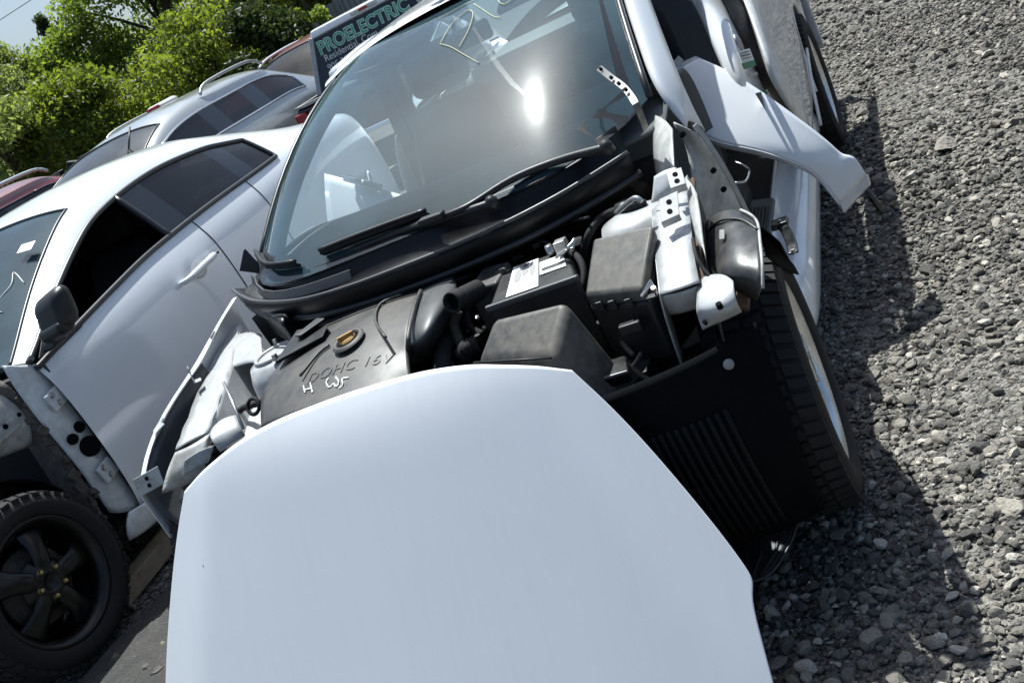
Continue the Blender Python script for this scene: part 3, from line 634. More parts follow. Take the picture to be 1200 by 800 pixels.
# grease-pen numbers on the glass
def on_glass(pts): return [ws_pt(s, t, 0.003) for s, t in pts]
PEN = [[(0.06, 0.70), (0.14, 0.65), (0.24, 0.57), (0.34, 0.49)], [(0.06, 0.70), (0.10, 0.80), (0.18, 0.85), (0.24, 0.80), (0.24, 0.70), (0.20, 0.62)],
       [(0.22, 0.88), (0.30, 0.80), (0.39, 0.71), (0.44, 0.68)], [(0.38, 0.84), (0.42, 0.92), (0.50, 0.93), (0.54, 0.84), (0.51, 0.77), (0.44, 0.76), (0.38, 0.84)], [(0.60, 0.99), (0.62, 0.955), (0.63, 0.94)]]
pm = MB()
for st in PEN: pm.tube(spline(on_glass(st), 5), 0.0011, 5)
part('pen_marks', pm, 'marker', wso, smooth=True)
# wiped streak added so the sun draws a line across the dusty glass
smr = MB(); P0 = [(0.27, 0.70), (0.36, 0.57), (0.44, 0.45), (0.52, 0.34), (0.60, 0.25)]
vs_ = []
for i, (s_, t_) in enumerate(P0): w_ = (0.004, 0.007, 0.009, 0.008, 0.004)[i]; vs_ += [ws_pt(s_-w_, t_-w_*0.6, 0.0025), ws_pt(s_+w_, t_+w_*0.6, 0.0025)]
smr.add(vs_, [(2*i, 2*i+1, 2*i+3, 2*i+2) for i in range(len(P0)-1)]); part('sun_smear', smr, 'sun_smear_glass', wso, smooth=True)
# glass seals and A-pillars
for sg in (-1, 1):
    part('windshield_seal', MB().tube([ws_pt(sg*1.0, k/10, 0.002) for k in range(11)], 0.009, 6), 'seal_rubber', smooth=True)
    rows = []
    for k in range(11):
        t = -0.16 + 1.18*k/10; p = ws_pt(sg*1.012, max(t, 0)); f_ = max(0, -t/0.16)
        p = p + Vector((0.045*sg, -0.015, -0.115))*f_
        w = (0.056 - 0.006*max(t, 0))*(1 - 0.60*f_)
        rows.append([p + Vector((0.000*sg, 0.012, -0.006)), p + Vector((0.008*sg, 0.016, 0.010)), p + Vector((0.45*w*sg, 0.030, 0.012)), p + Vector((w*sg, 0.085, -0.028)), p + Vector(((w+0.006)*sg, 0.105, -0.055)), p + Vector(((w-0.03)*sg, 0.12, -0.06))])
    patch('pillar', rows, 'white_paint', car, 0.004, 2, flip=(sg < 0))
# ---- roof
def roof_pt(s, y):
    u = (y-1.25)/1.6; hw = 0.62 + 0.015*math.sin(math.pi*u); e = abs(s)
    zc = 1.390 + 0.052*math.sin(math.pi*min(1, (0.12+0.8*u))) - 0.05*max(0, u-0.6); z = zc - 0.075*e**2.6
    yy = y + (0.075*e**3.0 if y < 1.5 else 0); return (hw*s, yy, z)
ry = [1.235, 1.26, 1.40, 1.7, 2.1, 2.5, 2.8]
rows = [[roof_pt(-1+2*i/12, y) for i in range(13)] for y in ry]
rows[0] = [(x, y+0.004, z-0.016) for x, y, z in rows[0]]
roof = patch('roof', rows, 'white_shell', car, 0, 2)
mat('peeling', (0.30, 0.22, 0.16), 0.8, noise=(30, 0.8, (0.5, 0.48, 0.44)))
sc = MB()     # paint flaking at the front edge of the roof
for (sx, y, a, b) in ((-0.05, 1.262, 0.06, 0.012), (0.06, 1.268, 0.05, 0.010), (-0.40, 1.285, 0.014, 0.010), (0.0, 1.285, 0.03, 0.008)):
    c = V(roof_pt(sx, y)); n8 = [(c.x + a*math.cos(q)*(0.7+0.5*rng.random()), c.y + b*math.sin(q)*(0.7+0.5*rng.random()), c.z+0.0035) for q in np.linspace(0, 6.28, 11)[:-1]]
    sc.prism(n8, (0, 0, 0.001))
part('paint_chips', sc, 'peeling', roof)
# headliner and sun visors under the roof
patch('headliner', [[(x*0.97, y+0.03, z-0.03) for x, y, z in r] for r in rows], 'headlining', car, 0.004, 1)
mat('visor', (0.07, 0.07, 0.073), 0.8)
for sx in (-0.32, 0.32): part('sun_visor', MB().box((sx, 1.27, 1.312), (0.36, 0.17, 0.02), Matrix.Rotation(math.radians(18), 3, 'X')), 'visor', bevel=0.008)
part('mirror_stem', MB().tube([(0, 1.16, 1.33), (0, 1.12, 1.28)], 0.008, 8), 'interior', smooth=True)
part('rear_view_mirror', MB().box((0, 1.13, 1.265), (0.24, 0.035, 0.065)), 'black_plastic', bevel=0.012, seg=3)
# ---- rear glass, trunk, quarter panels (closing the body behind)
def row(y, pts): return [(x, y, z) for x, z in pts]
rg = [[(s*(0.60-0.02*t), 2.80 + 0.62*t - 0.06*abs(s)**2.5, 1.352 - 0.315*t - 0.055*abs(s)**2.5) for s in np.linspace(-1, 1, 9)] for t in (0, 0.33, 0.66, 1)]
patch('rear_window', rg, 'clear_glass', car, 0, 1)
tk = [[(s*0.70, 3.36 + 0.46*t - 0.10*abs(s)**3*(t), 1.045 - 0.05*t**2 - 0.05*abs(s)**4) for s in np.linspace(-1, 1, 9)] for t in (0, 0.4, 0.8, 1)] + [[(s*0.72, 3.86 - 0.12*abs(s)**3, z) for s in np.linspace(-1, 1, 9)] for z in (0.90, 0.72, 0.70)]
patch('trunk_lid', tk, 'white_shell', car, 0.003, 2)
bp_ = [[(s*0.88, 3.90 - 0.22*abs(s)**4, z) for s in np.linspace(-1, 1, 11)] for z in (0.74, 0.68, 0.45, 0.25)]
patch('rear_bumper', bp_, 'white_paint', car, 0.004, 2)
def side(sg, y0, y1, zlo=0.24, n=4, arch=None, name='quarter_panel', m='white_shell', belt=0.95, top=None):
    rows = []
    for z, x in ((belt, 0.795), (belt-0.05, 0.835), (0.74, 0.880), (0.55, 0.888), (0.38, 0.878), (zlo, 0.845)):
        rows.append([(sg*x, y0 + (y1-y0)*k/n, z + (0.05*(y0+(y1-y0)*k/n-1)/2.5 if z == belt else 0)) for k in range(n+1)])
    return patch(name, rows, m, car, 0.004, 2, flip=(sg > 0))
# right-hand (driver) side of the picture: rear door and quarter
rd_rows = []
for p in ((0.80, 1.33, 1.06), (0.852, 1.505, 0.994), (0.868, 1.381, 0.940), (0.884, 1.232, 0.849), (0.894, 1.152, 0.756), (0.895, 1.222, 0.642), (0.880, 1.494, 0.464), (0.872, 1.646, 0.391)):
    p = V(p); rd_rows.append([p + Vector((-0.014, 0.002, 0))] + [Vector((p.x + (0.004 if 0 < t < 1 else 0), p.y + (2.36-p.y)*t, p.z + 0.02*t)) for t in (0.02, 0.2, 0.45, 0.75, 1)])
patch('rear_door', rd_rows, 'white_dusty', car, 0.02, 2, flip=True)
part('door_crease', MB().tube(spline([(0.906, 1.72, 0.40), (0.908, 1.95, 0.50), (0.905, 2.3, 0.56)], 4), 0.006, 6), 'white_dusty', smooth=True)
hingeb = MB()
for yy, zz in ((1.40, 0.80), (1.52, 0.52)):
    hingeb.box((0.845, yy+0.03, zz), (0.05, 0.07, 0.05)); hingeb.tube([(0.86, yy, zz-0.035), (0.86, yy, zz+0.035)], 0.014, 8)
part('door_hinge', hingeb, 'mud_metal', bevel=0.005)
je = [[(0.70, 1.26, 1.22), (0.735, 1.34, 1.22)], [(0.785, 1.420, 1.034), (0.842, 1.575, 0.980)], [(0.800, 1.333, 0.995), (0.855, 1.495, 0.922)], [(0.808, 1.338, 0.882), (0.868, 1.373, 0.823)], [(0.812, 1.362, 0.765), (0.878, 1.293, 0.725)], [(0.812, 1.392, 0.643), (0.880, 1.358, 0.608)], [(0.805, 1.516, 0.495), (0.875, 1.541, 0.451)]]
patch('door_jamb', je, 'mud_metal', car, 0.006, 2)
q_rows = []
for z, x in ((1.02, 0.79), (0.96, 0.84), (0.80, 0.885), (0.70, 0.892)): q_rows.append([(x, 2.38+k*0.24, z) for k in range(7)])
patch('quarter_panel', q_rows, 'white_shell', car, 0.004, 2, flip=True)
part('wheel_arch', MB().tube([(0.872, 2.714+0.37*math.cos(a), 0.33+0.37*math.sin(a)) for a in np.linspace(0.1, 3.04, 20)], 0.012, 6), 'white_paint', smooth=True)
qf = MB(); 
for a, b in zip(np.linspace(0.1, 3.04, 20)[:-1], np.linspace(0.1, 3.04, 20)[1:]):
    qf.add([(0.872, 2.714+0.37*math.cos(a), 0.33+0.37*math.sin(a)), (0.872, 2.714+0.37*math.cos(b), 0.33+0.37*math.sin(b)), (0.889, 2.714+0.46*math.cos(b), 0.72), (0.889, 2.714+0.46*math.cos(a), 0.72)], [(0, 1, 2, 3)])
part('arch_panel', qf, 'white_paint', smooth=True)
for sg, sh in ((1, 0.0), (-1, 0.42)):
    patch('rear_pillar', [[(sg*0.60, 2.45+sh, 1.36-0.2*sh), (sg*0.60, 2.8+sh*0.6, 1.31-0.1*sh), (sg*0.64, 3.15, 1.16), (sg*0.72, 3.42, 1.02)], [(sg*0.66, 2.42+sh, 1.24-0.1*sh), (sg*0.69, 2.75+sh*0.6, 1.18), (sg*0.74, 3.1, 1.07), (sg*0.79, 3.4, 0.99)], [(sg*0.78, 2.4+sh, 1.02), (sg*0.79, 2.75+sh*0.6, 1.02), (sg*0.80, 3.1, 1.0), (sg*0.82, 3.4, 0.96)]], 'white_shell', car, 0.004, 2, flip=(sg > 0))
    part('roof_rail', MB().tube(spline([(sg*0.615, 1.42, 1.335), (sg*0.628, 1.8, 1.36), (sg*0.63, 2.2, 1.355), (sg*0.61, 2.6, 1.32), (sg*0.66, 2.95, 1.20)], 5), 0.026, 8), 'white_paint', smooth=True)
# left side (towards the neighbour): doors stay on
side(-1, 1.98, 2.62, name='rear_door'); side(-1, 2.635, 3.80, name='quarter_panel')
patch('rocker', [[(-0.70, y, 0.35), (-0.76, y, 0.35), (-0.84, y, 0.31), (-0.85, y, 0.22), (-0.76, y, 0.17)] for y in (0.45, 1.0, 1.6, 2.3)], 'white_paint', car, 0.004, 2, flip=True)
part('belt_moulding', MB().tube([(-0.80, 2.0, 0.975), (-0.795, 2.3, 0.985), (-0.79, 2.6, 0.99)], 0.010, 6), 'seal_rubber', smooth=True)
part('pillar', MB().hexa([(-0.80, 1.90, 0.36), (-0.70, 1.90, 0.36), (-0.70, 2.12, 0.36), (-0.80, 2.12, 0.36)], [(-0.655, 1.76, 1.345), (-0.60, 1.76, 1.345), (-0.60, 1.90, 1.345), (-0.655, 1.90, 1.345)]), 'black_plastic', bevel=0.01)
part('door_glass', MB().add([(-0.80, 2.06, 0.98), (-0.79, 2.98, 1.0), (-0.67, 2.92, 1.2), (-0.645, 2.5, 1.325), (-0.645, 1.92, 1.345)], [(0, 1, 2, 3, 4)]), 'clear_glass')
# ---- B-pillar on the right with its stickers
bl = [(0.60, 1.21, 1.33), (0.730, 1.398, 1.070), (0.765, 1.271, 0.980), (0.790, 1.121, 0.883), (0.805, 1.045, 0.795), (0.810, 1.051, 0.694), (0.800, 1.136, 0.589), (0.790, 1.122, 0.522)]
br_ = [(0.62, 1.33, 1.33), (0.765, 1.603, 1.016), (0.798, 1.350, 0.948), (0.812, 1.321, 0.836), (0.818, 1.342, 0.716), (0.815, 1.412, 0.588), (0.805, 1.668, 0.418), (0.800, 1.997, 0.229)]
bpr = [[V(a)+Vector((-0.05, 0.05, 0)), V(a), V(a).lerp(V(b), 0.35)+Vector((0.008, 0, 0)), V(a).lerp(V(b), 0.7)+Vector((0.010, 0, 0)), V(b), V(b)+Vector((-0.05, 0.015, 0))] for a, b in zip(bl, br_)]
bpo = patch('pillar', bpr, 'white_paint', car, 0.004, 2, flip=True)
def decal(name, q, m): return MB().prism(q, (0.0014, 0, 0.0002)).build(name, m, bpo)
decal('label', [(0.826, 1.006, 0.898), (0.830, 1.247, 0.849), (0.834, 1.219, 0.796), (0.830, 0.972, 0.848)], 'paper')
decal('label_band', [(0.832, 0.954, 0.871), (0.836, 1.214, 0.815), (0.837, 1.196, 0.801), (0.833, 0.951, 0.852)], 'label_green')
decal('label_line', [(0.832, 1.002, 0.891), (0.835, 1.172, 0.857), (0.835, 1.172, 0.854), (0.832, 1.002, 0.889)], 'label_ink'); decal('label_line', [(0.832, 0.996, 0.885), (0.835, 1.183, 0.845), (0.835, 1.183, 0.842), (0.832, 0.996, 0.882)], 'label_ink'); decal('label_line', [(0.833, 0.986, 0.877), (0.836, 1.173, 0.837), (0.836, 1.173, 0.835), (0.833, 0.986, 0.875)], 'label_ink')
decal('label', [(0.834, 0.938, 0.839), (0.836, 1.168, 0.787), (0.836, 1.161, 0.778), (0.834, 0.932, 0.831)], 'label_silver')
decal('label', [(0.834, 0.975, 0.768), (0.836, 1.224, 0.711), (0.836, 1.309, 0.635), (0.834, 1.040, 0.699)], 'paper')
decal('label_band', [(0.836, 0.961, 0.772), (0.837, 1.030, 0.756), (0.837, 1.101, 0.685), (0.836, 1.025, 0.702)], 'label_ink'); decal('label_band', [(0.837, 1.050, 0.751), (0.838, 1.186, 0.720), (0.838, 1.209, 0.700), (0.837, 1.068, 0.732)], 'label_green')
decal('label_line', [(0.837, 1.072, 0.725), (0.838, 1.232, 0.687), (0.838, 1.235, 0.683), (0.837, 1.074, 0.721)], 'label_silver'); decal('label_line', [(0.837, 1.079, 0.711), (0.838, 1.241, 0.673), (0.838, 1.243, 0.668), (0.837, 1.082, 0.707)], 'label_silver')
part('striker', MB().lathe([(0.0, 0.010), (0.016, 0.010), (0.024, 0.006), (0.028, 0.0), (0.0, -0.002)], (0.822, 1.106, 0.906), (1, 0, 0.1), 20), 'steel', smooth=True)
# ---- rocker, floor, firewall, cabin
rk = []
for y in (0.42, 0.48, 0.60, 0.9, 1.3, 1.7, 2.1, 2.34):
    f_ = 0.0 if y > 0.5 else (0.5-y)*0.6
    rk.append([(0.705, y, 0.33), (0.71, y, 0.355), (0.725, y, 0.36), (0.745, y, 0.335), (0.80, y, 0.325), (0.84-f_, y, 0.30), (0.848-f_, y, 0.235), (0.83-f_, y, 0.17+f_), (0.74, y, 0.16)])
rko = patch('rocker', rk, 'white_paint', car, 0.004, 2)
part('rocker_end', MB().add([(0.60, 0.42, 0.40), (0.725, 0.42, 0.36), (0.80, 0.42, 0.325), (0.80, 0.42, 0.235), (0.74, 0.42, 0.16), (0.60, 0.42, 0.16)], [(0, 1, 2, 3, 4, 5)]), 'bay_grey')
stp = MB().hexa([(0.655, 0.72, 0.365), (0.735, 0.72, 0.345), (0.735, 1.22, 0.345), (0.655, 1.22, 0.365)], [(0.655, 0.72, 0.385), (0.735, 0.72, 0.365), (0.735, 1.22, 0.365), (0.655, 1.22, 0.385)])
sto = part('sill_plate', stp, 'grey_plastic', bevel=0.012, seg=3)
gr = MB()
for k in range(6): gr.box((0.668+k*0.011, 0.95, 0.3835-0.0025*k), (0.004, 0.36, 0.005))
part('ribs', gr, 'black_plastic', sto)
part('sill_trim', MB().hexa([(0.56, 0.55, 0.30), (0.65, 0.55, 0.30), (0.65, 1.4, 0.30), (0.56, 1.4, 0.30)], [(0.58, 0.52, 0.42), (0.64, 0.52, 0.405), (0.64, 1.4, 0.405), (0.58, 1.4, 0.42)]), 'grey_plastic', bevel=0.015, seg=3)
part('sill_carpet', MB().box((0.60, 1.3, 0.31), (0.22, 1.7, 0.07)), 'interior', bevel=0.01)
part('floor_pan', MB().box((0, 1.75, 0.24), (1.5, 2.9, 0.06)), 'interior')
part('firewall', MB().hexa([(-0.74, 0.46, 0.20), (0.66, 0.46, 0.20), (0.66, 0.52, 0.20), (-0.74, 0.52, 0.20)], [(-0.74, 0.40, 0.84), (0.66, 0.40, 0.84), (0.66, 0.46, 0.84), (-0.74, 0.46, 0.84)]), 'interior')
dsh = [[(x, y + 0.12*abs(x/0.7)**3, z) for x in (-0.70, -0.5, -0.25, 0, 0.25, 0.5, 0.68)] for y, z in ((0.30, 0.912), (0.45, 0.935), (0.62, 0.955), (0.80, 0.945), (0.88, 0.90), (0.88, 0.70), (0.80, 0.50))]
patch('dashboard', dsh, 'dash', car, 0.01, 2)
part('instrument_hood', MB().hexa([(0.18, 0.68, 0.93), (0.52, 0.68, 0.93), (0.52, 0.88, 0.92), (0.18, 0.88, 0.92)], [(0.22, 0.70, 0.985), (0.48, 0.70, 0.985), (0.50, 0.88, 1.0), (0.20, 0.88, 1.0)]), 'dash', bevel=0.03, seg=4)
swc = V((0.34, 1.00, 0.92)); swa = V((0, 0.90, 0.42)).normalized(); sw = MB(); su = V((1, 0, 0)); sv = swa.cross(su)
sw.tube([swc + (su*math.cos(a)+sv*math.sin(a))*0.185 for a in np.linspace(0, 2*math.pi, 37)], 0.016, 8, caps=False)
for a in (0.1, 3.04, 4.71): sw.tube([swc, swc + (su*math.cos(a)+sv*math.sin(a))*0.18], 0.016, 8)
sw.lathe([(0.0, 0.03), (0.06, 0.025), (0.075, 0.0), (0.0, -0.02)], swc, -swa, 16); part('steering_wheel', sw, 'interior', smooth=True)
def seat(sx, m='seat_cloth'):
    part('seat_cushion', MB().box((sx, 1.22, 0.52), (0.50, 0.52, 0.18), Matrix.Rotation(math.radians(8), 3, 'X')), m, bevel=0.06, seg=4)
    part('seat_back', MB().hexa([(sx-0.25, 1.40, 0.55), (sx+0.25, 1.40, 0.55), (sx+0.24, 1.56, 0.55), (sx-0.24, 1.56, 0.55)], [(sx-0.18, 1.64, 1.07), (sx+0.18, 1.64, 1.07), (sx+0.18, 1.74, 1.06), (sx-0.18, 1.74, 1.06)]), m, bevel=0.06, seg=4)
    part('headrest', MB().box((sx, 1.71, 1.18), (0.26, 0.10, 0.19), Matrix.Rotation(math.radians(-12), 3, 'X')), m, bevel=0.045, seg=4)
seat(0.36); seat(-0.36)
part('rear_seat', MB().hexa([(-0.66, 2.35, 0.5), (0.66, 2.35, 0.5), (0.66, 2.5, 0.5), (-0.66, 2.5, 0.5)], [(-0.64, 2.60, 1.02), (0.64, 2.60, 1.02), (0.64, 2.75, 1.02), (-0.64, 2.75, 1.02)]), 'rear_cloth_sunlit', bevel=0.05, seg=3)
part('parcel_shelf', MB().box((0, 3.0, 1.0), (1.3, 0.55, 0.03)), 'rear_cloth_sunlit')
part('tub', MB().box((0, 3.3, 0.45), (1.5, 0.9, 0.5)), 'interior')

# ---- cowl: black plastic trough with grille, seals and wipers
def cowl_c(s):    # front lip centre line
    return Vector((0.78*s if s < 0 else 0.60*s, 0.125 + 0.33*abs(s)**2.6*(1.0 if s < 0 else 0.5), 0.885 + 0.045*abs(s)**3*(1 if s < 0 else 0.4)))
SS = [-1, -0.9, -0.75, -0.5, -0.25, 0, 0.25, 0.5, 0.75, 1.0]
cw = []
for s in SS:
    c = cowl_c(s); g = ws_pt(max(-0.99, min(0.97, c.x/0.675)), 0.015); 
    cw.append([g + Vector((0, -0.004, 0.002)), g.lerp(c, 0.35) + Vector((0, 0, -0.030)), g.lerp(c, 0.72) + Vector((0, 0.0, -0.028)), c + Vector((0, 0.012, 0.004)), c + Vector((0, -0.008, 0.006)), c + Vector((0, -0.012, -0.03)), c + Vector((0.0, 0.02, -0.075)), c + Vector((0, 0.03, -0.085))])
cwo = patch('cowl_panel', cw, 'cowl_black', car, 0.004, 2)
part('cowl_lip', MB().tube(spline([cowl_c(s) + Vector((0, -0.010, 0.008)) for s in SS], 5), 0.0055, 6), 'grey_plastic', cwo, smooth=True)
seal = [cowl_c(s) + Vector((0.004, 0.012, -0.058)) for s in SS]
part('cowl_seal', MB().tube(spline(seal, 5), 0.0105, 8), 'seal_rubber', cwo, smooth=True)
trough = [[cowl_c(s) + Vector((0, 0.018, -0.062)), cowl_c(s) + Vector((0.01*(1 if s < 0 else 0), 0.07, -0.13)), cowl_c(s) + Vector((0.03*(1 if s < 0 else -1)*abs(s), 0.16, -0.20))] for s in SS]
patch('cowl_trough', trough, 'cowl_black', car, 0.004, 2)
# left end of the trough stands proud: a boxed end with a dull black face
e0 = cowl_c(-1); e1 = cowl_c(-0.86)
rbox('cowl_end', [(e0.x+0.01, e0.y+0.10, 0.74), (e0.x+0.05, e0.y-0.01, 0.74), (-0.50, 0.20, 0.76), (-0.48, 0.34, 0.76)], [(e0.x, e0.y+0.12, 0.885), (e0.x+0.01, e0.y+0.01, 0.885), (-0.47, 0.155, 0.862), (-0.46, 0.34, 0.862)], 'black_plastic', car, 0.02, 3)
part('cowl_fin', MB().prism([(-0.700, 0.491, 1.030), (-0.720, 0.442, 0.983), (-0.660, 0.472, 0.934)], (0.006, 0.006, 0)), 'black_plastic', bevel=0.002)
# air intake mesh at the left of the cowl
cell = MB()
for k in range(26):
    s = -0.93 + 0.40*k/25; c = cowl_c(s); g = ws_pt(max(-0.99, c.x/0.675), 0.0); a = g.lerp(c, 0.55) + Vector((0, 0, -0.018)); b = g.lerp(c, 0.90) + Vector((0, 0, -0.006)); cell.tube([a, b], 0.0016, 4)
for r in range(6):
    t = 0.55 + 0.07*r; cell.tube([ws_pt(max(-0.99, cowl_c(s).x/0.675), 0).lerp(cowl_c(s), t) + Vector((0, 0, -0.018+0.0024*r)) for s in np.linspace(-0.93, -0.53, 8)], 0.0016, 4)
part('air_grille', cell, 'grey_plastic', cwo)
part('grille_frame', MB().strap([ws_pt(max(-0.99, cowl_c(s).x/0.675), 0).lerp(cowl_c(s), 0.42) + Vector((0, 0, -0.010)) for s in np.linspace(-0.96, -0.25, 10)], 0.030, 0.006, (0, 0.4, 0.9)), 'grey_plastic', cwo, bevel=0.002)
# wipers lying to the left
def wiper(pivot, arm, blade, cap):
    root = part('wiper', MB().tube(spline(arm, 5), [0.012 - 0.004*i/(5*(len(arm)-1)) for i in range(5*(len(arm)-1)+1)], 8), 'black_plastic', smooth=True)
    part('wiper_blade', MB().strap(spline(blade, 4), 0.010, 0.024, (0, 0.6, 0.8)), 'rubber', root, bevel=0.003)
    part('blade_spine', MB().tube(spline([V(b)+Vector((0, -0.004, 0.014)) for b in blade], 4), 0.006, 6), 'black_plastic', root, smooth=True)
    part('pivot_cap', MB().lathe([(0.0, 0.020), (0.010, 0.018), (0.0165, 0.008), (0.018, -0.012), (0.0, -0.012)], pivot, (0, -0.35, 0.93), 20), 'black_plastic', root, smooth=True)
    return root
wiper((0.284, 0.126, 0.955), [(0.275, 0.148, 0.950), (0.183, 0.152, 0.955), (-0.005, 0.219, 0.955), (-0.176, 0.236, 0.955), (-0.381, 0.293, 0.962), (-0.581, 0.443, 0.985)], [ws_pt(-0.93, 0.06, 0.014), ws_pt(-0.75, 0.045, 0.014), ws_pt(-0.55, 0.03, 0.014)], None)
wiper((0.585, 0.185, 0.962), [(0.578, 0.207, 0.957), (0.445, 0.242, 0.965), (0.318, 0.224, 0.970), (0.210, 0.150, 0.965), (0.116, 0.156, 0.965)], [ws_pt(0.12, 0.022, 0.016), ws_pt(-0.06, 0.030, 0.014), ws_pt(-0.24, 0.034, 0.014), ws_pt(-0.42, 0.036, 0.014)], None)
part('wiper_clip', MB().box((0.108, 0.147, 0.972), (0.075, 0.03, 0.018), Matrix.Rotation(math.radians(-8), 3, 'Z')), 'black_plastic', bevel=0.005)

# ---- engine bay
part('bay_floor', MB().box((0.0, 0.0, 0.30), (1.25, 0.80, 0.10)), 'liner_black')
blk = MB().box((-0.25, 0.16, 0.50), (0.60, 0.34, 0.30)); part('engine_block', blk, 'black_metal', bevel=0.03)
part('gearbox', MB().box((0.28, 0.10, 0.46), (0.36, 0.34, 0.24)), 'black_metal', bevel=0.05, seg=3)
# engine cover: long moulded lid, rounded at the left, with a lobed right end
def cov(px): return px
E1 = [(-0.431, -0.139, 0.770), (-0.435, -0.037, 0.790), (-0.374, 0.046, 0.803), (-0.364, 0.266, 0.810), (-0.166, 0.162, 0.820), (-0.006, 0.084, 0.820)]
cr_ = [[(-0.387, -0.238, 0.735), (-0.245, -0.283, 0.755), (-0.083, -0.303, 0.760), (0.032, -0.288, 0.755), (0.076, -0.256, 0.740)],
       [(-0.438, -0.118, 0.775), (-0.330, -0.113, 0.795), (-0.139, -0.161, 0.800), (-0.027, -0.147, 0.793), (0.046, -0.168, 0.775)],
       [(-0.417, -0.037, 0.800), (-0.319, -0.022, 0.812), (-0.156, -0.080, 0.820), (-0.039, -0.091, 0.815), (0.052, -0.125, 0.807)],
       [(-0.400, 0.118, 0.805), (-0.294, 0.089, 0.817), (-0.156, 0.030, 0.827), (-0.053, 0.012, 0.825), (0.029, -0.015, 0.820)],
       [(-0.383, 0.262, 0.807), (-0.290, 0.223, 0.817), (-0.158, 0.153, 0.827), (-0.057, 0.112, 0.827), (0.008, 0.094, 0.823)],
       [(-0.488, 0.466, 0.775), (-0.427, 0.478, 0.775), (-0.310, 0.447, 0.775), (-0.195, 0.397, 0.775), (-0.114, 0.360, 0.775)]]
cvo = patch('engine_cover', cr_, 'cover_plastic', car, 0.02, 3)
lobe = [[(-0.049, -0.051, 0.695), (0.023, -0.075, 0.695), (0.040, -0.001, 0.695), (0.027, 0.166, 0.695)],
        [(0.039, -0.163, 0.770), (0.114, -0.210, 0.780), (0.133, -0.137, 0.780), (0.125, 0.035, 0.780)],
        [(0.055, -0.128, 0.807), (0.117, -0.157, 0.815), (0.137, -0.107, 0.815), (0.131, 0.050, 0.810)],
        [(0.027, -0.004, 0.820), (0.077, -0.024, 0.827), (0.101, 0.002, 0.825), (0.104, 0.107, 0.817)],
        [(-0.003, 0.128, 0.820), (0.031, 0.129, 0.823), (0.050, 0.145, 0.821), (0.061, 0.191, 0.813)],
        [(-0.159, 0.459, 0.755), (-0.129, 0.461, 0.755), (-0.099, 0.462, 0.755), (-0.070, 0.464, 0.755)]]
patch('cover_end', lobe, 'grey_plastic', cvo, 0.012, 3)
rb_ = MB()
rb_.tube(spline([(0.003, -0.119, 0.727), (0.065, -0.181, 0.790), (0.067, -0.145, 0.812), (0.049, -0.042, 0.827), (0.022, 0.070, 0.827)], 4), 0.006, 6)
rb_.tube(spline([(0.011, -0.163, 0.820), (-0.072, -0.036, 0.827), (-0.104, 0.076, 0.831), (-0.045, 0.091, 0.831)], 4), 0.004, 6)
rb_.tube(spline([(-0.265, -0.157, 0.799), (-0.239, -0.085, 0.813), (-0.208, -0.065, 0.819)], 3), 0.004, 6)
part('cover_rib', rb_, 'cover_plastic', cvo, smooth=True)
oc = V((-0.134, -0.091, 0.821)); nrm = V((-0.02, -0.16, 0.98)).normalized()
part('filler_well', MB().lathe([(0.046, 0.0), (0.040, 0.006), (0.033, 0.006), (0.030, -0.01), (0.030, -0.04)], oc, nrm, 32), 'cover_plastic', cvo, smooth=True)
part('well_floor', MB().lathe([(0.0, 0.004), (0.031, 0.004), (0.031, 0.0)], oc, nrm, 24), 'liner_black', cvo)
ocap = MB().lathe([(0.0, 0.010), (0.017, 0.010), (0.022, 0.006), (0.024, 0.0)], oc, nrm, 24); ocap.box(oc + nrm*0.014, (0.042, 0.010, 0.010), Matrix.Rotation(0.5, 3, 'Z')); part('oil_cap', ocap, 'oil_cap', smooth=False)
let_ = text_mesh('lettering', 'DOHC 16V', 0.052, 'cover_plastic', cvo, (-0.243, -0.186, 0.807), V((-0.007, -0.207, 0.815)) - V((-0.243, -0.186, 0.807)), (0.10, 0.95, 0.28), depth=0.0, spacing=1.05); drape(let_, cvo, 0.0022)
def on_cover(pts, z0=0.722, dz=0.0): return [V(p) for p in pts]
for ck_sts in (([(-0.251, -0.184, 0.796), (-0.232, -0.217, 0.782)], [(-0.226, -0.189, 0.798), (-0.203, -0.230, 0.783)], [(-0.241, -0.205, 0.790), (-0.209, -0.213, 0.792)]), (
           [(-0.161, -0.203, 0.802), (-0.165, -0.214, 0.798), (-0.147, -0.238, 0.796), (-0.136, -0.231, 0.801), (-0.123, -0.246, 0.798), (-0.120, -0.232, 0.803), (-0.138, -0.208, 0.805)],
           [(-0.093, -0.228, 0.804), (-0.112, -0.225, 0.801), (-0.103, -0.247, 0.797), (-0.112, -0.256, 0.791)])):
    ck = MB()
    for st in ck_sts: ck.tube(spline(st, 4), 0.0022, 5)
    drape(part('chalk_mark', ck, 'chalk', cvo, smooth=True), cvo, 0.003)

# loose black trim lying over the left end of the cover
rbox('trim_flap', [(-0.403, -0.039, 0.810), (-0.255, -0.005, 0.820), (-0.291, 0.086, 0.820), (-0.432, 0.160, 0.810)], [(-0.399, -0.045, 0.820), (-0.251, -0.011, 0.830), (-0.254, 0.040, 0.840), (-0.417, 0.134, 0.830)], 'black_plastic', car, 0.003, 2)
rbox('trim_bracket', [(-0.368, 0.062, 0.825), (-0.332, 0.039, 0.825), (-0.338, 0.094, 0.835), (-0.375, 0.108, 0.835)], [(-0.362, 0.031, 0.845), (-0.330, 0.016, 0.845), (-0.258, 0.054, 0.855), (-0.302, 0.084, 0.855)], 'grey_plastic', car, 0.003, 2)
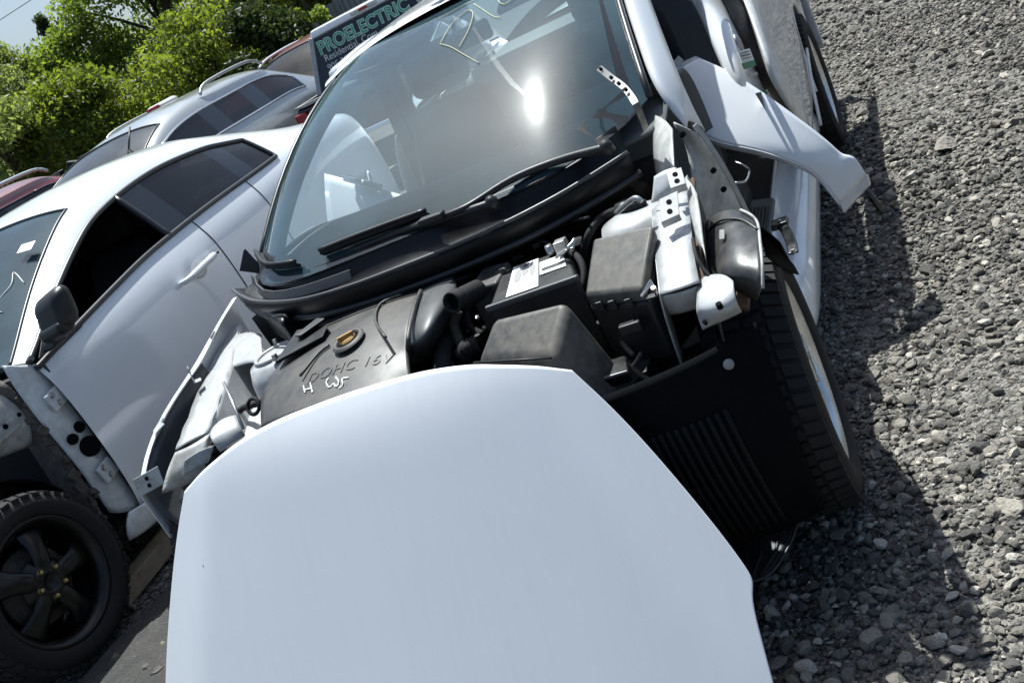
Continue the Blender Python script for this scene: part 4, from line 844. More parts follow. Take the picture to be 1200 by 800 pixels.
# battery with its label, clamp and terminals
B0 = [(0.094, 0.140, 0.685), (0.386, 0.094, 0.685), (0.314, 0.365, 0.685), (0.071, 0.382, 0.685)]
bt = [(0.267, -0.131, 0.790), (0.497, -0.136, 0.790), (0.414, 0.106, 0.790), (0.231, 0.107, 0.790)]
bao = rbox('battery', [(p[0], p[1], 0.55) for p in bt], bt, 'black_plastic', car, 0.008, 2)
part('battery_lip', MB().strap([lerp(bt[0], bt[1], -0.02), lerp(bt[0], bt[1], 1.02)], 0.016, 0.014, (0, 0, 1)), 'grey_plastic', bao, bevel=0.004)
def quad_on(b, u0, u1, v0, v1, dz=0.002): return [tuple(V(lerp(lerp(b[0], b[1], u), lerp(b[3], b[2], u), v)) + Vector((0, 0, dz))) for u, v in ((u0, v0), (u1, v0), (u1, v1), (u0, v1))]
part('label', MB().prism(quad_on(bt, 0.20, 0.58, 0.12, 0.95), (0, 0, 0.001)), 'paper', bao)
mat('label_grey', (0.25, 0.25, 0.25), 0.6)
def blob(u, v, ru, rv, dz): return [quad_on(bt, u+ru*math.cos(a), u+ru*math.cos(a), v+rv*math.sin(a), v+rv*math.sin(a), dz)[0] for a in np.linspace(0, 2*math.pi, 14)[:-1]]
lb_ = MB()
for u, v, ru, rv in ((0.30, 0.62, 0.05, 0.18), (0.40, 0.72, 0.05, 0.16), (0.50, 0.70, 0.035, 0.22), (0.36, 0.88, 0.10, 0.06)): lb_.prism(blob(u, v, ru, rv, 0.0035), (0, 0, 0.0008))
part('label_print', lb_, 'label_grey', bao)
part('label', MB().prism(quad_on(bt, 0.60, 0.93, 0.42, 0.80), (0, 0, 0.001)), 'paper', bao); part('label_print', MB().prism(quad_on(bt, 0.63, 0.90, 0.50, 0.58, 0.0035), (0, 0, 0.0008)), 'label_ink', bao)
part('clamp', MB().strap([(0.420, 0.012, 0.807), (0.455, -0.005, 0.820), (0.465, 0.027, 0.820), (0.466, 0.070, 0.805)], 0.022, 0.006, (0.3, 0.9, 0.1)).box((0.426, 0.051, 0.815), (0.03, 0.03, 0.03)), 'steel', bao, bevel=0.003)
part('terminal', MB().lathe([(0.0, 0.02), (0.009, 0.02), (0.010, 0.0)], (0.380, 0.087, 0.797), (0, 0, 1), 14), 'steel', bao, smooth=True)
# relay box left of the battery
ro = [(0.143, 0.056, 0.790), (0.240, 0.028, 0.793), (0.253, 0.130, 0.803), (0.167, 0.156, 0.803)]; reo = rbox('reservoir', [(p[0], p[1], 0.60) for p in ro], ro, 'dusty_plastic', car, 0.008, 3)
sy = MB(); cc_ = V(lerp(ro[0], ro[2], 0.5)) + Vector((0, 0, 0.003))
for k in range(3): sy.tube([cc_+Vector((-0.022+0.004*k, -0.012+0.014*k, 0.0005*k)), cc_+Vector((0.022+0.002*k, -0.018+0.014*k, 0.0005*k))], 0.0016, 4)
part('warning_print', sy, 'label_ink', reo)
# air filter box
at_ = [(0.229, -0.238, 0.720), (0.452, -0.346, 0.720), (0.499, -0.237, 0.790), (0.291, -0.190, 0.790)]
ab = [(0.115, -0.061, 0.655), (0.374, -0.205, 0.615), (0.427, -0.054, 0.615), (0.108, 0.052, 0.655)]
abo = rbox('air_filter_box', [(at_[0][0]-0.01, at_[0][1]-0.03, 0.50), (at_[1][0]+0.06, at_[1][1]-0.03, 0.50), (at_[2][0]+0.06, at_[2][1], 0.52), (at_[3][0]-0.01, at_[3][1], 0.52)], at_, 'dusty_plastic', car, 0.022, 4)
part('clip', MB().box((0.452, -0.325, 0.695), (0.03, 0.012, 0.03)), 'steel', abo, bevel=0.003)
def hose(name, pts, r, m, rings=0, parent=car, n=10):
    o = part(name, MB().tube(spline(pts, 6), r, n), m, parent, smooth=True)
    if rings:
        b = MB(); P_ = spline(pts, 12); st = max(1, len(P_)//rings)
        for i in range(1, len(P_)-1, st): t = (P_[i+1]-P_[i-1]).normalized(); b.lathe([(r*1.0, -0.004), (r*1.12, -0.002), (r*1.12, 0.002), (r*1.0, 0.004)], P_[i], t, 14)
        part('hose_rings', b, m, o, smooth=True)
    return o
intk = MB(); ia = V((0.169, -0.089, 0.820)); ib = V((0.200, 0.034, 0.790)); ax_ = (ia-ib).normalized()
intk.lathe([(0.0215, -0.02), (0.0215, 0.0), (0.026, 0.0), (0.027, -0.008), (0.024, -0.012), (0.024, -0.022), (0.027, -0.026), (0.027, -0.034), (0.024, -0.038), (0.026, -0.05), (0.026, -0.11)], ia, ax_, 28)
part('intake_duct', intk, 'rubber', smooth=True); part('duct_inside', MB().lathe([(0.0, 0.0), (0.0215, 0.0)], ia-ax_*0.018, ax_, 20), 'liner_black')
hose('breather_hose', [(0.134, -0.015, 0.770), (0.111, -0.022, 0.745), (0.121, -0.056, 0.715), (0.122, -0.056, 0.685)], 0.013, 'sheath', 0)
hose('intake_elbow', [(0.080, -0.016, 0.715), (0.096, -0.093, 0.720), (0.106, -0.150, 0.710), (0.109, -0.175, 0.685)], 0.020, 'rubber')
hose('bellows', [(0.146, -0.114, 0.700), (0.164, -0.117, 0.710), (0.189, -0.106, 0.710)], 0.020, 'rubber', 5)
# fuse box
ft = [(0.502, -0.157, 0.755), (0.652, -0.232, 0.755), (0.693, -0.099, 0.835), (0.535, -0.042, 0.835)]
fuo = rbox('fuse_box', [(p[0], p[1], 0.58) for p in ft], [(p[0], p[1], p[2]-0.035) for p in ft], 'black_plastic', car, 0.008, 2)
fl_ = rbox('fuse_lid', [(p[0], p[1], p[2]-0.034) for p in ft], ft, 'dusty_plastic', fuo, 0.010, 3)
for px in (0.2, 0.42, 0.7): part('latch', MB().box(V(lerp(ft[0], ft[1], px)) + Vector((0, -0.004, -0.03)), (0.018, 0.008, 0.024)), 'black_plastic', fuo, bevel=0.003)
part('connector', MB().box(V(lerp(ft[0], ft[1], 0.62)) + Vector((0, -0.03, -0.075)), (0.05, 0.022, 0.026)), 'black_plastic', fuo, bevel=0.004)
part('stud', MB().strap([(0.662, -0.287, 0.760), (0.690, -0.279, 0.780), (0.682, -0.253, 0.740), (0.649, -0.226, 0.730)], 0.010, 0.004, (0.2, 0.9, 0.3)), 'steel', fuo)
# wiring
hose('wiring_loom', [(0.635, 0.119, 0.820), (0.588, 0.124, 0.825), (0.506, 0.176, 0.810), (0.467, 0.141, 0.790), (0.433, 0.147, 0.750), (0.395, 0.168, 0.700)], 0.010, 'rubber', 0)
hose('wiring_loom', [(0.403, 0.005, 0.620), (0.460, -0.072, 0.630), (0.455, -0.074, 0.600), (0.400, -0.046, 0.560), (0.351, -0.055, 0.520)], 0.011, 'rubber', 9)
hose('wiring_loom', [(0.531, -0.174, 0.580), (0.565, -0.220, 0.560), (0.606, -0.272, 0.545), (0.582, -0.296, 0.535), (0.530, -0.323, 0.520)], 0.007, 'sheath', 0)
hose('wiring_loom', [(0.374, -0.055, 0.450), (0.424, -0.070, 0.480), (0.470, -0.137, 0.490), (0.519, -0.144, 0.530)], 0.006, 'sheath', 0)
hose('wiring_loom', [(-0.736, 0.071, 0.670), (-0.667, 0.062, 0.690), (-0.603, 0.033, 0.700), (-0.531, 0.033, 0.700)], 0.009, 'rubber', 8)
hose('wiring_loom', [(0.066, 0.535, 0.700), (0.213, 0.417, 0.740), (0.300, 0.375, 0.760), (0.354, 0.388, 0.760)], 0.004, 'rubber', 0)
hose('heater_hose', [(-0.05, 0.36, 0.70), (0.08, 0.30, 0.74), (0.20, 0.34, 0.74), (0.33, 0.40, 0.72)], 0.016, 'rubber')
# small clutter deep in the bay
cl = MB()
for k in range(40):
    x = rng.uniform(0.0, 0.62); y = rng.uniform(-0.22, 0.36); z = rng.uniform(0.46, 0.60); cl.box((x, y, z), tuple(rng.uniform(0.015, 0.06, 3)), Matrix.Rotation(rng.uniform(0, 3), 3, 'Z'))
tag(part('fittings', cl, 'black_plastic', bevel=0.003), kind='stuff')
fit = MB()
for (p, r) in (((0.086, 0.033, 0.660), 0.006), ((0.111, 0.051, 0.680), 0.006), ((0.158, 0.168, 0.700), 0.006), ((0.135, 0.201, 0.710), 0.007), ((0.081, 0.080, 0.680), 0.005), ((0.436, 0.003, 0.660), 0.006), ((0.467, 0.014, 0.660), 0.006)): fit.lathe([(0.0, r), (r, r*0.6), (r, -r), (0, -r)], p, (0.2, -0.4, 0.9), 8)
part('bolts', fit, 'steel', smooth=False)
# horn and front support piece
hn = V((0.434, -0.107, 0.500)); part('horn', MB().lathe([(0.0, -0.02), (0.030, -0.02), (0.040, 0.0), (0.036, 0.004), (0.028, -0.012), (0.0, -0.012)], hn, (0.15, -0.85, 0.5), 24), 'black_metal', smooth=True)
# front cross member under the leaning hood
part('radiator_support', MB().strap([(-0.72, -0.24, 0.62), (-0.3, -0.33, 0.64), (0.2, -0.33, 0.64), (0.56, -0.25, 0.60)], 0.07, 0.03, (0, 1, 0.1)), 'black_metal', bevel=0.006)
part('radiator', MB().box((-0.05, -0.29, 0.42), (1.0, 0.05, 0.40)), 'black_metal', bevel=0.01)
part('bumper_beam', MB().strap([(-0.62, -0.36, 0.40), (-0.3, -0.40, 0.40), (0.3, -0.40, 0.40), (0.52, -0.36, 0.40)], 0.11, 0.05, (0, 0.1, 1)), 'black_metal', bevel=0.01)
# ---- right apron: bright pressed plate on the inner fender, brackets, strut tower
ap = [[(0.655, 0.069, 0.814), (0.705, 0.072, 0.824), (0.742, 0.152, 0.836)], [(0.672, -0.025, 0.812), (0.721, -0.047, 0.815), (0.754, 0.004, 0.815)], [(0.680, -0.118, 0.790), (0.727, -0.137, 0.793), (0.766, -0.135, 0.790)], [(0.687, -0.195, 0.765), (0.732, -0.211, 0.768), (0.770, -0.207, 0.764)], [(0.693, -0.269, 0.742), (0.739, -0.284, 0.745), (0.777, -0.271, 0.742)]]
fine = []
for i in range(len(ap)-1):
    for k in range(4):
        t = k/4; fine.append([V(lerp(ap[i][j], ap[i+1][j], t)) + Vector((0, 0, 0.004*math.sin((i*4+k)*2.1)*(1 if j == 1 else 0.4))) for j in range(3)])
fine.append([V(p) for p in ap[-1]])
apo = patch('apron_plate', fine, 'bay_white', car, 0.003, 1)
patch('apron_side', [[V(p)+Vector((0.0, 0, -0.001)) for p in (r[2] for r in ap)], [V(r[2]) + Vector((0.006, 0.01, -0.07)) for r in ap], [V(r[2]) + Vector((-0.015, 0.02, -0.20)) for r in ap]], 'mud_metal', car, 0.003, 2)
patch('apron_inner', [[V(r[0]) for r in ap], [V(r[0]) + Vector((-0.01, 0.0, -0.05)) for r in ap], [V(r[0]) + Vector((-0.03, 0.02, -0.20)) for r in ap]], 'bay_grey', car, 0.003, 2)
part('rust_edge', MB().tube(spline([V(r[2]) + Vector((0.006, 0.006, -0.014)) for r in ap], 4), 0.006, 6), 'rust', smooth=True)
def bracket(name, base, u, v, w, h, m='bay_white', holes=True, parent=car):
    base, u, v = V(base), V(u).normalized(), V(v).normalized(); n = u.cross(v).normalized(); mb = MB()
    mb.prism([base, base+u*w, base+u*w+v*h, base+v*h], n*0.003); mb.prism([base, base+u*w, base+u*w-n*0.02, base-n*0.02], v*0.003)
    o = mb.build(name, m, parent, 0.0015)
    if holes:
        for q in (0.3, 0.7): part('hole', MB().lathe([(0.0, 0.0045), (0.006, 0.0045), (0.006, -0.001)], base+u*w*0.5+v*h*q, n, 14), 'liner_black', o)
    return o
bracket('hinge_bracket', (0.713, -0.117, 0.835), (0.9, 0.25, 0.0), (0.05, 0.75, 0.5), 0.042, 0.062); bracket('hinge_bracket', (0.737, -0.022, 0.870), (0.9, 0.2, -0.1), (-0.1, 0.8, 0.5), 0.034, 0.05)
part('hood_hinge', MB().strap(spline([(0.575, 0.450, 1.100), (0.624, 0.331, 1.085), (0.665, 0.252, 1.060), (0.690, 0.185, 1.030), (0.683, 0.212, 0.990), (0.669, 0.258, 0.950)], 4), 0.017, 0.003, (0.8, 0.4, 0.3)), 'dark_steel', bevel=0.001)
for q in ((0.590, 0.404, 1.103), (0.631, 0.305, 1.089), (0.655, 0.255, 1.077), (0.672, 0.225, 1.063)): part('hinge_hole', MB().lathe([(0.0, 0.0035), (0.0042, 0.0035), (0.0042, -0.004)], q, (-0.2, -0.5, 0.85), 12), 'liner_black')
patch('cowl_side', [[(0.655, 0.471, 0.926), (0.690, 0.400, 0.924), (0.720, 0.300, 0.916)], [(0.650, 0.380, 0.900), (0.690, 0.283, 0.897), (0.725, 0.188, 0.888)], [(0.640, 0.331, 0.849), (0.680, 0.199, 0.846), (0.720, 0.118, 0.845)], [(0.620, 0.355, 0.788), (0.660, 0.217, 0.794), (0.710, 0.144, 0.808)]], 'bay_grey', car, 0.004, 2)
patch('hinge_pillar', [[(0.715, 0.364, 0.918), (0.745, 0.341, 0.897), (0.755, 0.402, 0.849)], [(0.715, 0.387, 0.842), (0.745, 0.390, 0.810), (0.760, 0.419, 0.774)], [(0.715, 0.307, 0.792), (0.745, 0.422, 0.725), (0.765, 0.449, 0.687)], [(0.700, 0.291, 0.740), (0.740, 0.409, 0.663), (0.765, 0.456, 0.604)], [(0.690, 0.292, 0.671), (0.735, 0.439, 0.584), (0.765, 0.471, 0.507)]], 'bay_grey', car, 0.004, 2)
part('pillar_flange', MB().strap(spline([(0.755, 0.382, 0.888), (0.765, 0.383, 0.846), (0.775, 0.391, 0.783), (0.780, 0.413, 0.695), (0.780, 0.449, 0.580), (0.775, 0.521, 0.424)], 4), 0.013, 0.004, (0.8, 0.5, 0.1)), 'bay_white', bevel=0.001)
for q in ((0.742, 0.272, 0.902), (0.768, 0.312, 0.781), (0.772, 0.318, 0.725)): part('hole', MB().lathe([(0.0, 0.004), (0.007, 0.004), (0.007, -0.004)], q, (0.6, -0.6, 0.4), 12), 'liner_black')
part('wire_loop', MB().tube(spline([(0.780, 0.561, 0.711), (0.800, 0.545, 0.698), (0.80, 0.72, 0.55), (0.800, 0.558, 0.663), (0.780, 0.504, 0.676)][0:2] + [(0.800, 0.588, 0.667), (0.800, 0.483, 0.675), (0.780, 0.451, 0.690)], 5), 0.003, 5), 'steel', smooth=True)
st_ = V((0.584, 0.084, 0.800)); part('strut_tower', MB().lathe([(0.0, 0.0), (0.05, 0.0), (0.085, -0.012), (0.10, -0.05), (0.115, -0.16), (0.12, -0.32)], (0.60, 0.11, 0.815), (0, 0, 1), 36), 'bay_white', smooth=True)
part('tower_cap', MB().lathe([(0.0, 0.02), (0.022, 0.018), (0.028, 0.0)], (0.575, 0.15, 0.815), (0, 0, 1), 20), 'black_plastic', smooth=True)
rl = MB().strap([(0.686, -0.127, 0.660), (0.641, -0.122, 0.630), (0.564, -0.137, 0.575), (0.492, -0.160, 0.530), (0.453, -0.175, 0.500)], 0.045, 0.03, (0.9, 0.3, 0.1)); part('rail', rl, 'bay_grey', bevel=0.006)
part('line', MB().tube(spline([(0.647, -0.152, 0.700), (0.659, -0.147, 0.680), (0.652, -0.170, 0.660), (0.609, -0.184, 0.630), (0.555, -0.191, 0.580), (0.493, -0.186, 0.550)], 5), 0.006, 7), 'steel', smooth=True)
patch('apron_end', [[(0.688, -0.257, 0.738), (0.737, -0.277, 0.738), (0.770, -0.263, 0.735)], [(0.680, -0.247, 0.715), (0.724, -0.268, 0.710), (0.760, -0.262, 0.710)], [(0.680, -0.227, 0.680), (0.712, -0.241, 0.680), (0.745, -0.240, 0.680)]], 'bay_white', car, 0.003, 2)
# crumpled white headlight bracket
hb_ = [[(0.771, -0.240, 0.735), (0.801, -0.252, 0.742), (0.831, -0.275, 0.742), (0.848, -0.305, 0.735)], [(0.768, -0.286, 0.725), (0.801, -0.312, 0.730), (0.830, -0.332, 0.728), (0.846, -0.335, 0.720)], [(0.765, -0.324, 0.712), (0.798, -0.353, 0.712), (0.828, -0.359, 0.708), (0.844, -0.340, 0.700)], [(0.759, -0.309, 0.695), (0.790, -0.332, 0.688), (0.821, -0.334, 0.686), (0.843, -0.323, 0.688)], [(0.755, -0.309, 0.660), (0.780, -0.314, 0.668), (0.809, -0.315, 0.670), (0.841, -0.314, 0.676)]]
hbo = patch('headlight_bracket', hb_, 'bay_white', car, 0.003, 2)
part('holes', MB().lathe([(0.0, 0.006), (0.006, 0.006), (0.006, -0.006)], (0.815, -0.351, 0.716), (0, -0.25, 0.97), 12).lathe([(0.0, 0.006), (0.004, 0.006), (0.004, -0.006)], (0.770, -0.329, 0.682), (0, -0.7, 0.7), 12), 'liner_black', hbo)
part('rust_plate', MB().hexa([(0.829, -0.240, 0.680), (0.850, -0.235, 0.660), (0.839, -0.251, 0.640), (0.827, -0.274, 0.660)], [(0.840, -0.288, 0.710), (0.856, -0.276, 0.690), (0.850, -0.293, 0.670), (0.839, -0.324, 0.690)]), 'rust', bevel=0.004)
# wheel-arch liner seen from above: a shiny half-barrel over the tyre
al = []
for t, (l, m_, r_, e_) in enumerate((((828,262,0.745), (842,248,0.785), (866,246,0.785), (888,262,0.765)), ((828,275,0.745), (843,262,0.785), (868,260,0.785), (891,276,0.765)), ((829,292,0.735), (845,282,0.775), (870,278,0.775), (893,296,0.755)), ((831,312,0.725), (848,304,0.762), (872,300,0.762), (894,318,0.738)), ((832,328,0.712), (850,324,0.745), (874,320,0.745), (893,336,0.715)), ((846,338,0.685), (858,342,0.705), (874,340,0.705), (888,350,0.685)))):
    al.append([l, m_, r_, e_])
ALP = [[(0.754, 0.082, 0.735), (0.812, -0.019, 0.785), (0.860, -0.056, 0.785), (0.897, -0.120, 0.765)], [(0.761, 0.009, 0.735), (0.820, -0.097, 0.785), (0.869, -0.132, 0.785), (0.906, -0.192, 0.765)], [(0.766, -0.055, 0.725), (0.826, -0.172, 0.775), (0.873, -0.195, 0.775), (0.909, -0.259, 0.755)], [(0.773, -0.131, 0.715), (0.833, -0.245, 0.762), (0.876, -0.263, 0.762), (0.907, -0.310, 0.738)], [(0.780, -0.184, 0.705), (0.833, -0.291, 0.745), (0.876, -0.308, 0.745), (0.897, -0.325, 0.715)], [(0.787, -0.178, 0.670), (0.823, -0.256, 0.690), (0.853, -0.273, 0.690), (0.870, -0.277, 0.670)]]
alo = patch('arch_liner', ALP, 'arch_liner', car, 0.004, 2)
part('liner_rim', MB().tube(spline([(0.867, -0.074, 0.790), (0.890, -0.113, 0.785), (0.901, -0.140, 0.772), (0.908, -0.233, 0.765), (0.909, -0.300, 0.748), (0.898, -0.327, 0.712)], 4), 0.0032, 6), 'bay_grey', alo, smooth=True)
part('liner_seam', MB().tube(spline([(0.769, -0.006, 0.745), (0.820, -0.087, 0.787), (0.869, -0.123, 0.787), (0.904, -0.174, 0.770)], 4), 0.003, 5), 'seal_rubber', alo, smooth=True)
part('liner_tag', MB().prism([(0.826, -0.147, 0.788), (0.837, -0.152, 0.788), (0.836, -0.181, 0.779), (0.825, -0.175, 0.779)], (0, 0, 0.001)), 'grey_plastic', alo)
patch('liner_skirt', [[(0.899, -0.122, 0.765), (0.916, -0.136, 0.745), (0.930, -0.146, 0.720)], [(0.885, -0.093, 0.711), (0.890, 0.016, 0.640), (0.885, 0.146, 0.559)], [(0.885, -0.112, 0.689), (0.885, 0.011, 0.593), (0.870, 0.260, 0.471)]], 'liner_black', car, 0.004, 2)
part('door_check', MB().strap([(0.780, 0.852, 0.400), (0.812, 0.709, 0.420), (0.829, 0.605, 0.420), (0.831, 0.559, 0.410)], 0.03, 0.008, (0.9, 0.3, 0)).box((0.784, 0.824, 0.410), (0.05, 0.05, 0.02)), 'black_metal', bevel=0.004)
part('rivet', MB().lathe([(0.0, 0.012), (0.006, 0.012), (0.006, -0.004)], (0.785, 0.819, 0.412), (0, 0, 1), 12), 'steel'); part('rivet', MB().lathe([(0.0, 0.010), (0.006, 0.010), (0.006, -0.004)], (0.832, 0.560, 0.412), (0, 0, 1), 12), 'steel')
# front splash shield, ribbed, ahead of the wheel
def spl(u, v):   # u 0..1 left to right, v 0..1 top to bottom
    x = 0.50 + 0.36*u - 0.005*v - 0.02*v*v*u; y = -0.335 - 0.050*math.sin(math.pi*min(1, v*0.9+0.08)) - 0.012*math.sin(math.pi*u) + 0.035*u**6; z = (0.60 + 0.045*u) - (0.43 + 0.03*u)*v; return (x, y, z)
spo = patch('splash_shield', [[spl(i/6, j/6) for i in range(7)] for j in range(7)], 'liner_black', car, 0.004, 2, flip=False)
rbs = MB()
for k in range(13):
    u = 0.10 + 0.60*k/12; rbs.tube([V(spl(u + 0.10*(v-0.25), v)) + Vector((0, -0.003, 0.002)) for v in np.linspace(0.26, 0.95, 9)], 0.0062, 6)
mat('rib_black', (0.006, 0.007, 0.0085), 0.6, spec=0.15); part('ribs', rbs, 'rib_black', spo, smooth=True)
part('shield_clip', MB().lathe([(0.0, 0.003), (0.010, 0.002), (0.011, -0.004)], V(spl(0.80, 0.085)) + Vector((0, -0.006, 0.0)), (0, -0.9, 0.4), 18), 'label_grey', spo, smooth=True)
fp = [[(0.50+0.24*u, -0.13-0.02*u, 0.105) for u in (0, 0.33, 0.66, 1)], [(0.53+0.21*u, -0.20-0.01*u, 0.09) for u in (0, 0.33, 0.66, 1)], [(0.56+0.15*u, -0.27, 0.07) for u in (0, 0.33, 0.66, 1)], [(0.58+0.08*u, -0.325, 0.055) for u in (0, 0.33, 0.66, 1)]]
mat('flap_black', (0.008, 0.010, 0.014), 0.5, spec=0.35); flo = patch('lower_flap', fp, 'flap_black', car, 0.004, 2)
part('flap_edge', MB().tube(spline([fp[0][3], fp[1][3], fp[2][3], fp[3][3], fp[3][0]], 4), 0.0035, 6), 'grey_plastic', flo, smooth=True)
fb = MB()
for u in (0.15, 0.4, 0.62, 0.85): fb.tube([V(lerp(fp[i][0], fp[i][3], u)) + Vector((0, 0, 0.004)) for i in range(4)], 0.005, 6)
part('ribs', fb, 'flap_black', flo, smooth=True)
# ---- left apron and the fender still bolted on that side
apL = [[(-0.928, 0.479, 0.815), (-0.855, 0.480, 0.815)], [(-0.905, 0.351, 0.790), (-0.782, 0.306, 0.790)], [(-0.882, 0.218, 0.765), (-0.734, 0.162, 0.765)], [(-0.809, 0.039, 0.745), (-0.692, 0.026, 0.745)], [(-0.778, -0.071, 0.730), (-0.669, -0.062, 0.730)], [(-0.755, -0.153, 0.715), (-0.667, -0.110, 0.715)]]
fl2 = []
for i in range(5):
    for k in range(3): fl2.append([V(lerp(apL[i][j], apL[i+1][j], k/3)) + Vector((0, 0, 0.004*math.sin((i*3+k)*2.3))) for j in range(2)])
fl2.append([V(p) for p in apL[-1]]); fl2 = [[r[0], r[0].lerp(r[1], 0.5)+Vector((0, 0, 0.004)), r[1]] for r in fl2]
patch('apron_plate', fl2, 'bay_white', car, 0.003, 1)
patch('apron_inner', [[r[2] for r in fl2[::3]], [r[2] + Vector((0.012, 0, -0.05)) for r in fl2[::3]], [r[2] + Vector((0.05, 0.0, -0.18)) for r in fl2[::3]]], 'bay_white', car, 0.003, 2)
part('strut_tower', MB().lathe([(0.0, 0.0), (0.06, 0.0), (0.10, -0.012), (0.115, -0.05), (0.135, -0.18), (0.14, -0.36)], (-0.56, 0.20, 0.772), (0, 0, 1), 36), 'bay_white', smooth=True)
part('tower_ring', MB().tube([(-0.57+0.06*math.cos(a), 0.19+0.06*math.sin(a), 0.772) for a in np.linspace(0, 2*math.pi, 25)], 0.007, 6, caps=False), 'bay_grey', smooth=True)
part('prop_rod', MB().tube([(-0.654, 0.037, 0.790), (-0.598, -0.038, 0.755), (-0.546, -0.118, 0.700)], 0.0045, 7), 'steel', smooth=True)
part('pipe_ring', MB().tube([V((-0.547, -0.036, 0.720)) + Vector((0.020*math.cos(a), 0.012*math.sin(a), 0.018*math.sin(a))) for a in np.linspace(0, 2*math.pi, 21)], 0.006, 6, caps=False), 'rubber', smooth=True)
part('bay_wall', MB().hexa([(-0.72, -0.20, 0.42), (-0.46, -0.22, 0.42), (-0.40, 0.36, 0.42), (-0.72, 0.40, 0.42)], [(-0.70, -0.18, 0.62), (-0.56, -0.20, 0.60), (-0.50, 0.36, 0.66), (-0.70, 0.40, 0.70)]), 'bay_white', bevel=0.02)
bracket('fender_tab', (-0.845, 0.151, 0.790), (0.4, -0.5, 0.0), (0.1, 0.1, 0.95), 0.035, 0.05); bracket('headlight_bracket', (-0.845, -0.263, 0.665), (0.92, 0.15, 0.1), (0.05, 0.25, 0.95), 0.09, 0.05, 'bay_grey')
patch('apron_end', [[(-0.754, -0.158, 0.712), (-0.692, -0.155, 0.714), (-0.665, -0.106, 0.712)], [(-0.788, -0.188, 0.680), (-0.715, -0.202, 0.680), (-0.661, -0.173, 0.680)], [(-0.833, -0.205, 0.630), (-0.753, -0.205, 0.630), (-0.698, -0.172, 0.630)]], 'bay_grey', car, 0.003, 2)
ftop = [(-0.860, 0.526, 0.891), (-0.865, 0.390, 0.861), (-0.870, 0.233, 0.815), (-0.875, 0.087, 0.790), (-0.875, -0.044, 0.760), (-0.872, -0.149, 0.719), (-0.865, -0.228, 0.674)]
frl = [[V(p) for p in ftop], [V(p)+Vector((-0.012, 0, -0.012)) for p in ftop], [V(p)+Vector((-0.02, 0.005, -0.10)) for p in ftop], [V(p)+Vector((-0.02, 0.01, -0.24)) for p in ftop]]
feo = patch('front_fender', frl, 'white_paint', car, 0.0035, 2)
part('fender_flange', MB().strap(spline([V(p)+Vector((0.008, 0, 0.001)) for p in ftop], 3), 0.016, 0.003, (1, 0, 0)), 'white_paint', feo)
part('flange_tab', MB().strap([(-0.865, -0.019, 0.770), (-0.850, -0.068, 0.768), (-0.835, -0.076, 0.763)], 0.035, 0.003, (0.1, 0.9, 0.3)), 'white_paint', feo)
lin = [[V(p)+Vector((0.012, 0.0, -0.006)) for p in ftop[2:]], [V(p)+Vector((0.03, -0.01, -0.10)) for p in ftop[2:]], [V(p)+Vector((0.10, -0.02, -0.20)) for p in ftop[2:]]]
patch('arch_liner', lin, 'grey_plastic', car, 0.004, 2)
part('label', MB().prism([(-0.855, 0.321, 0.850), (-0.855, 0.355, 0.857), (-0.852, 0.358, 0.845), (-0.852, 0.325, 0.838)], (0.001, 0, 0.002)), 'label_silver', feo)
# ---- wheels
make_wheel('wheel', car, (0.885, 0.0, 0.345), (math.cos(0.085), math.sin(0.085), 0.0), 0.318, 0.215, 0.20, 'alloy', 62)
make_wheel('wheel', car, (0.902, 2.714, 0.318), (1, 0, 0), 0.318, 0.215, 0.20, 'alloy', 62)
make_wheel('wheel', car, (-0.875, 0.0, 0.318), (-1, 0, 0), 0.318, 0.215, 0.20, 'alloy', 62)
make_wheel('wheel', car, (-0.875, 2.714, 0.318), (-1, 0, 0), 0.318, 0.215, 0.20, 'alloy', 62)
part('axle_stand', MB().hexa([(0.25, -0.1, 0.0), (0.45, -0.1, 0.0), (0.45, 0.1, 0.0), (0.25, 0.1, 0.0)], [(0.3, -0.06, 0.28), (0.4, -0.06, 0.28), (0.4, 0.06, 0.28), (0.3, 0.06, 0.28)]), 'rust')

# ============================================================ detached parts
# hood leaning on the front of the car, nose edge up, rear edge on the ground
TH = math.radians(59.5); HO = Vector((-0.050, -0.352, 0.690)); hu = Vector((0, -math.cos(TH), -math.sin(TH))); hn_ = Vector((0, -math.sin(TH), math.cos(TH)))
OUT = [(-0.091, 0.0), (-0.085, 0.19), (-0.068, 0.314), (-0.020, 0.467), (0.010, 0.538), (0.05, 0.563), (0.095, 0.592), (0.18, 0.638), (0.282, 0.688), (0.35, 0.718), (0.41, 0.744), (0.475, 0.768), (0.495, 0.772), (0.52, 0.758), (0.67, 0.756), (0.82, 0.758)]
def half_w(u):
    for (u0, w0), (u1, w1) in zip(OUT, OUT[1:]):
        if u0 <= u <= u1: return w0 + (w1-w0)*(u-u0)/max(1e-6, u1-u0)
    return OUT[-1][1]
def top_u(x):
    x = abs(x); p = OUT[:5]
    for (u0, w0), (u1, w1) in zip(p, p[1:]):
        if w0 <= x <= w1: return u0 + (u1-u0)*(x-w0)/(w1-w0)
    return p[-1][0]
def hood_h(x, u):      # crown, raised middle between two soft creases
    ax = abs(x); cz = 0.42 + 0.27*min(1, max(0, (u+0.05)/0.75)); h = 0.055*(1-(ax/0.8)**2.2) - 0.11*max(0, ax-cz)
    h -= 0.022*max(0, (0.03-u)/0.13)**2*(0.5+0.5*(1-ax)); h -= 0.02*max(0, (u-0.55))**2
    return h - 0.012
def hood_pt(x, u): return HO + Vector((x, 0, 0)) + hu*u + hn_*hood_h(x, u)
us = [0.0, 0.03, 0.07, 0.12, 0.18, 0.25, 0.32, 0.40, 0.47, 0.495, 0.52, 0.60, 0.68, 0.74, 0.79]
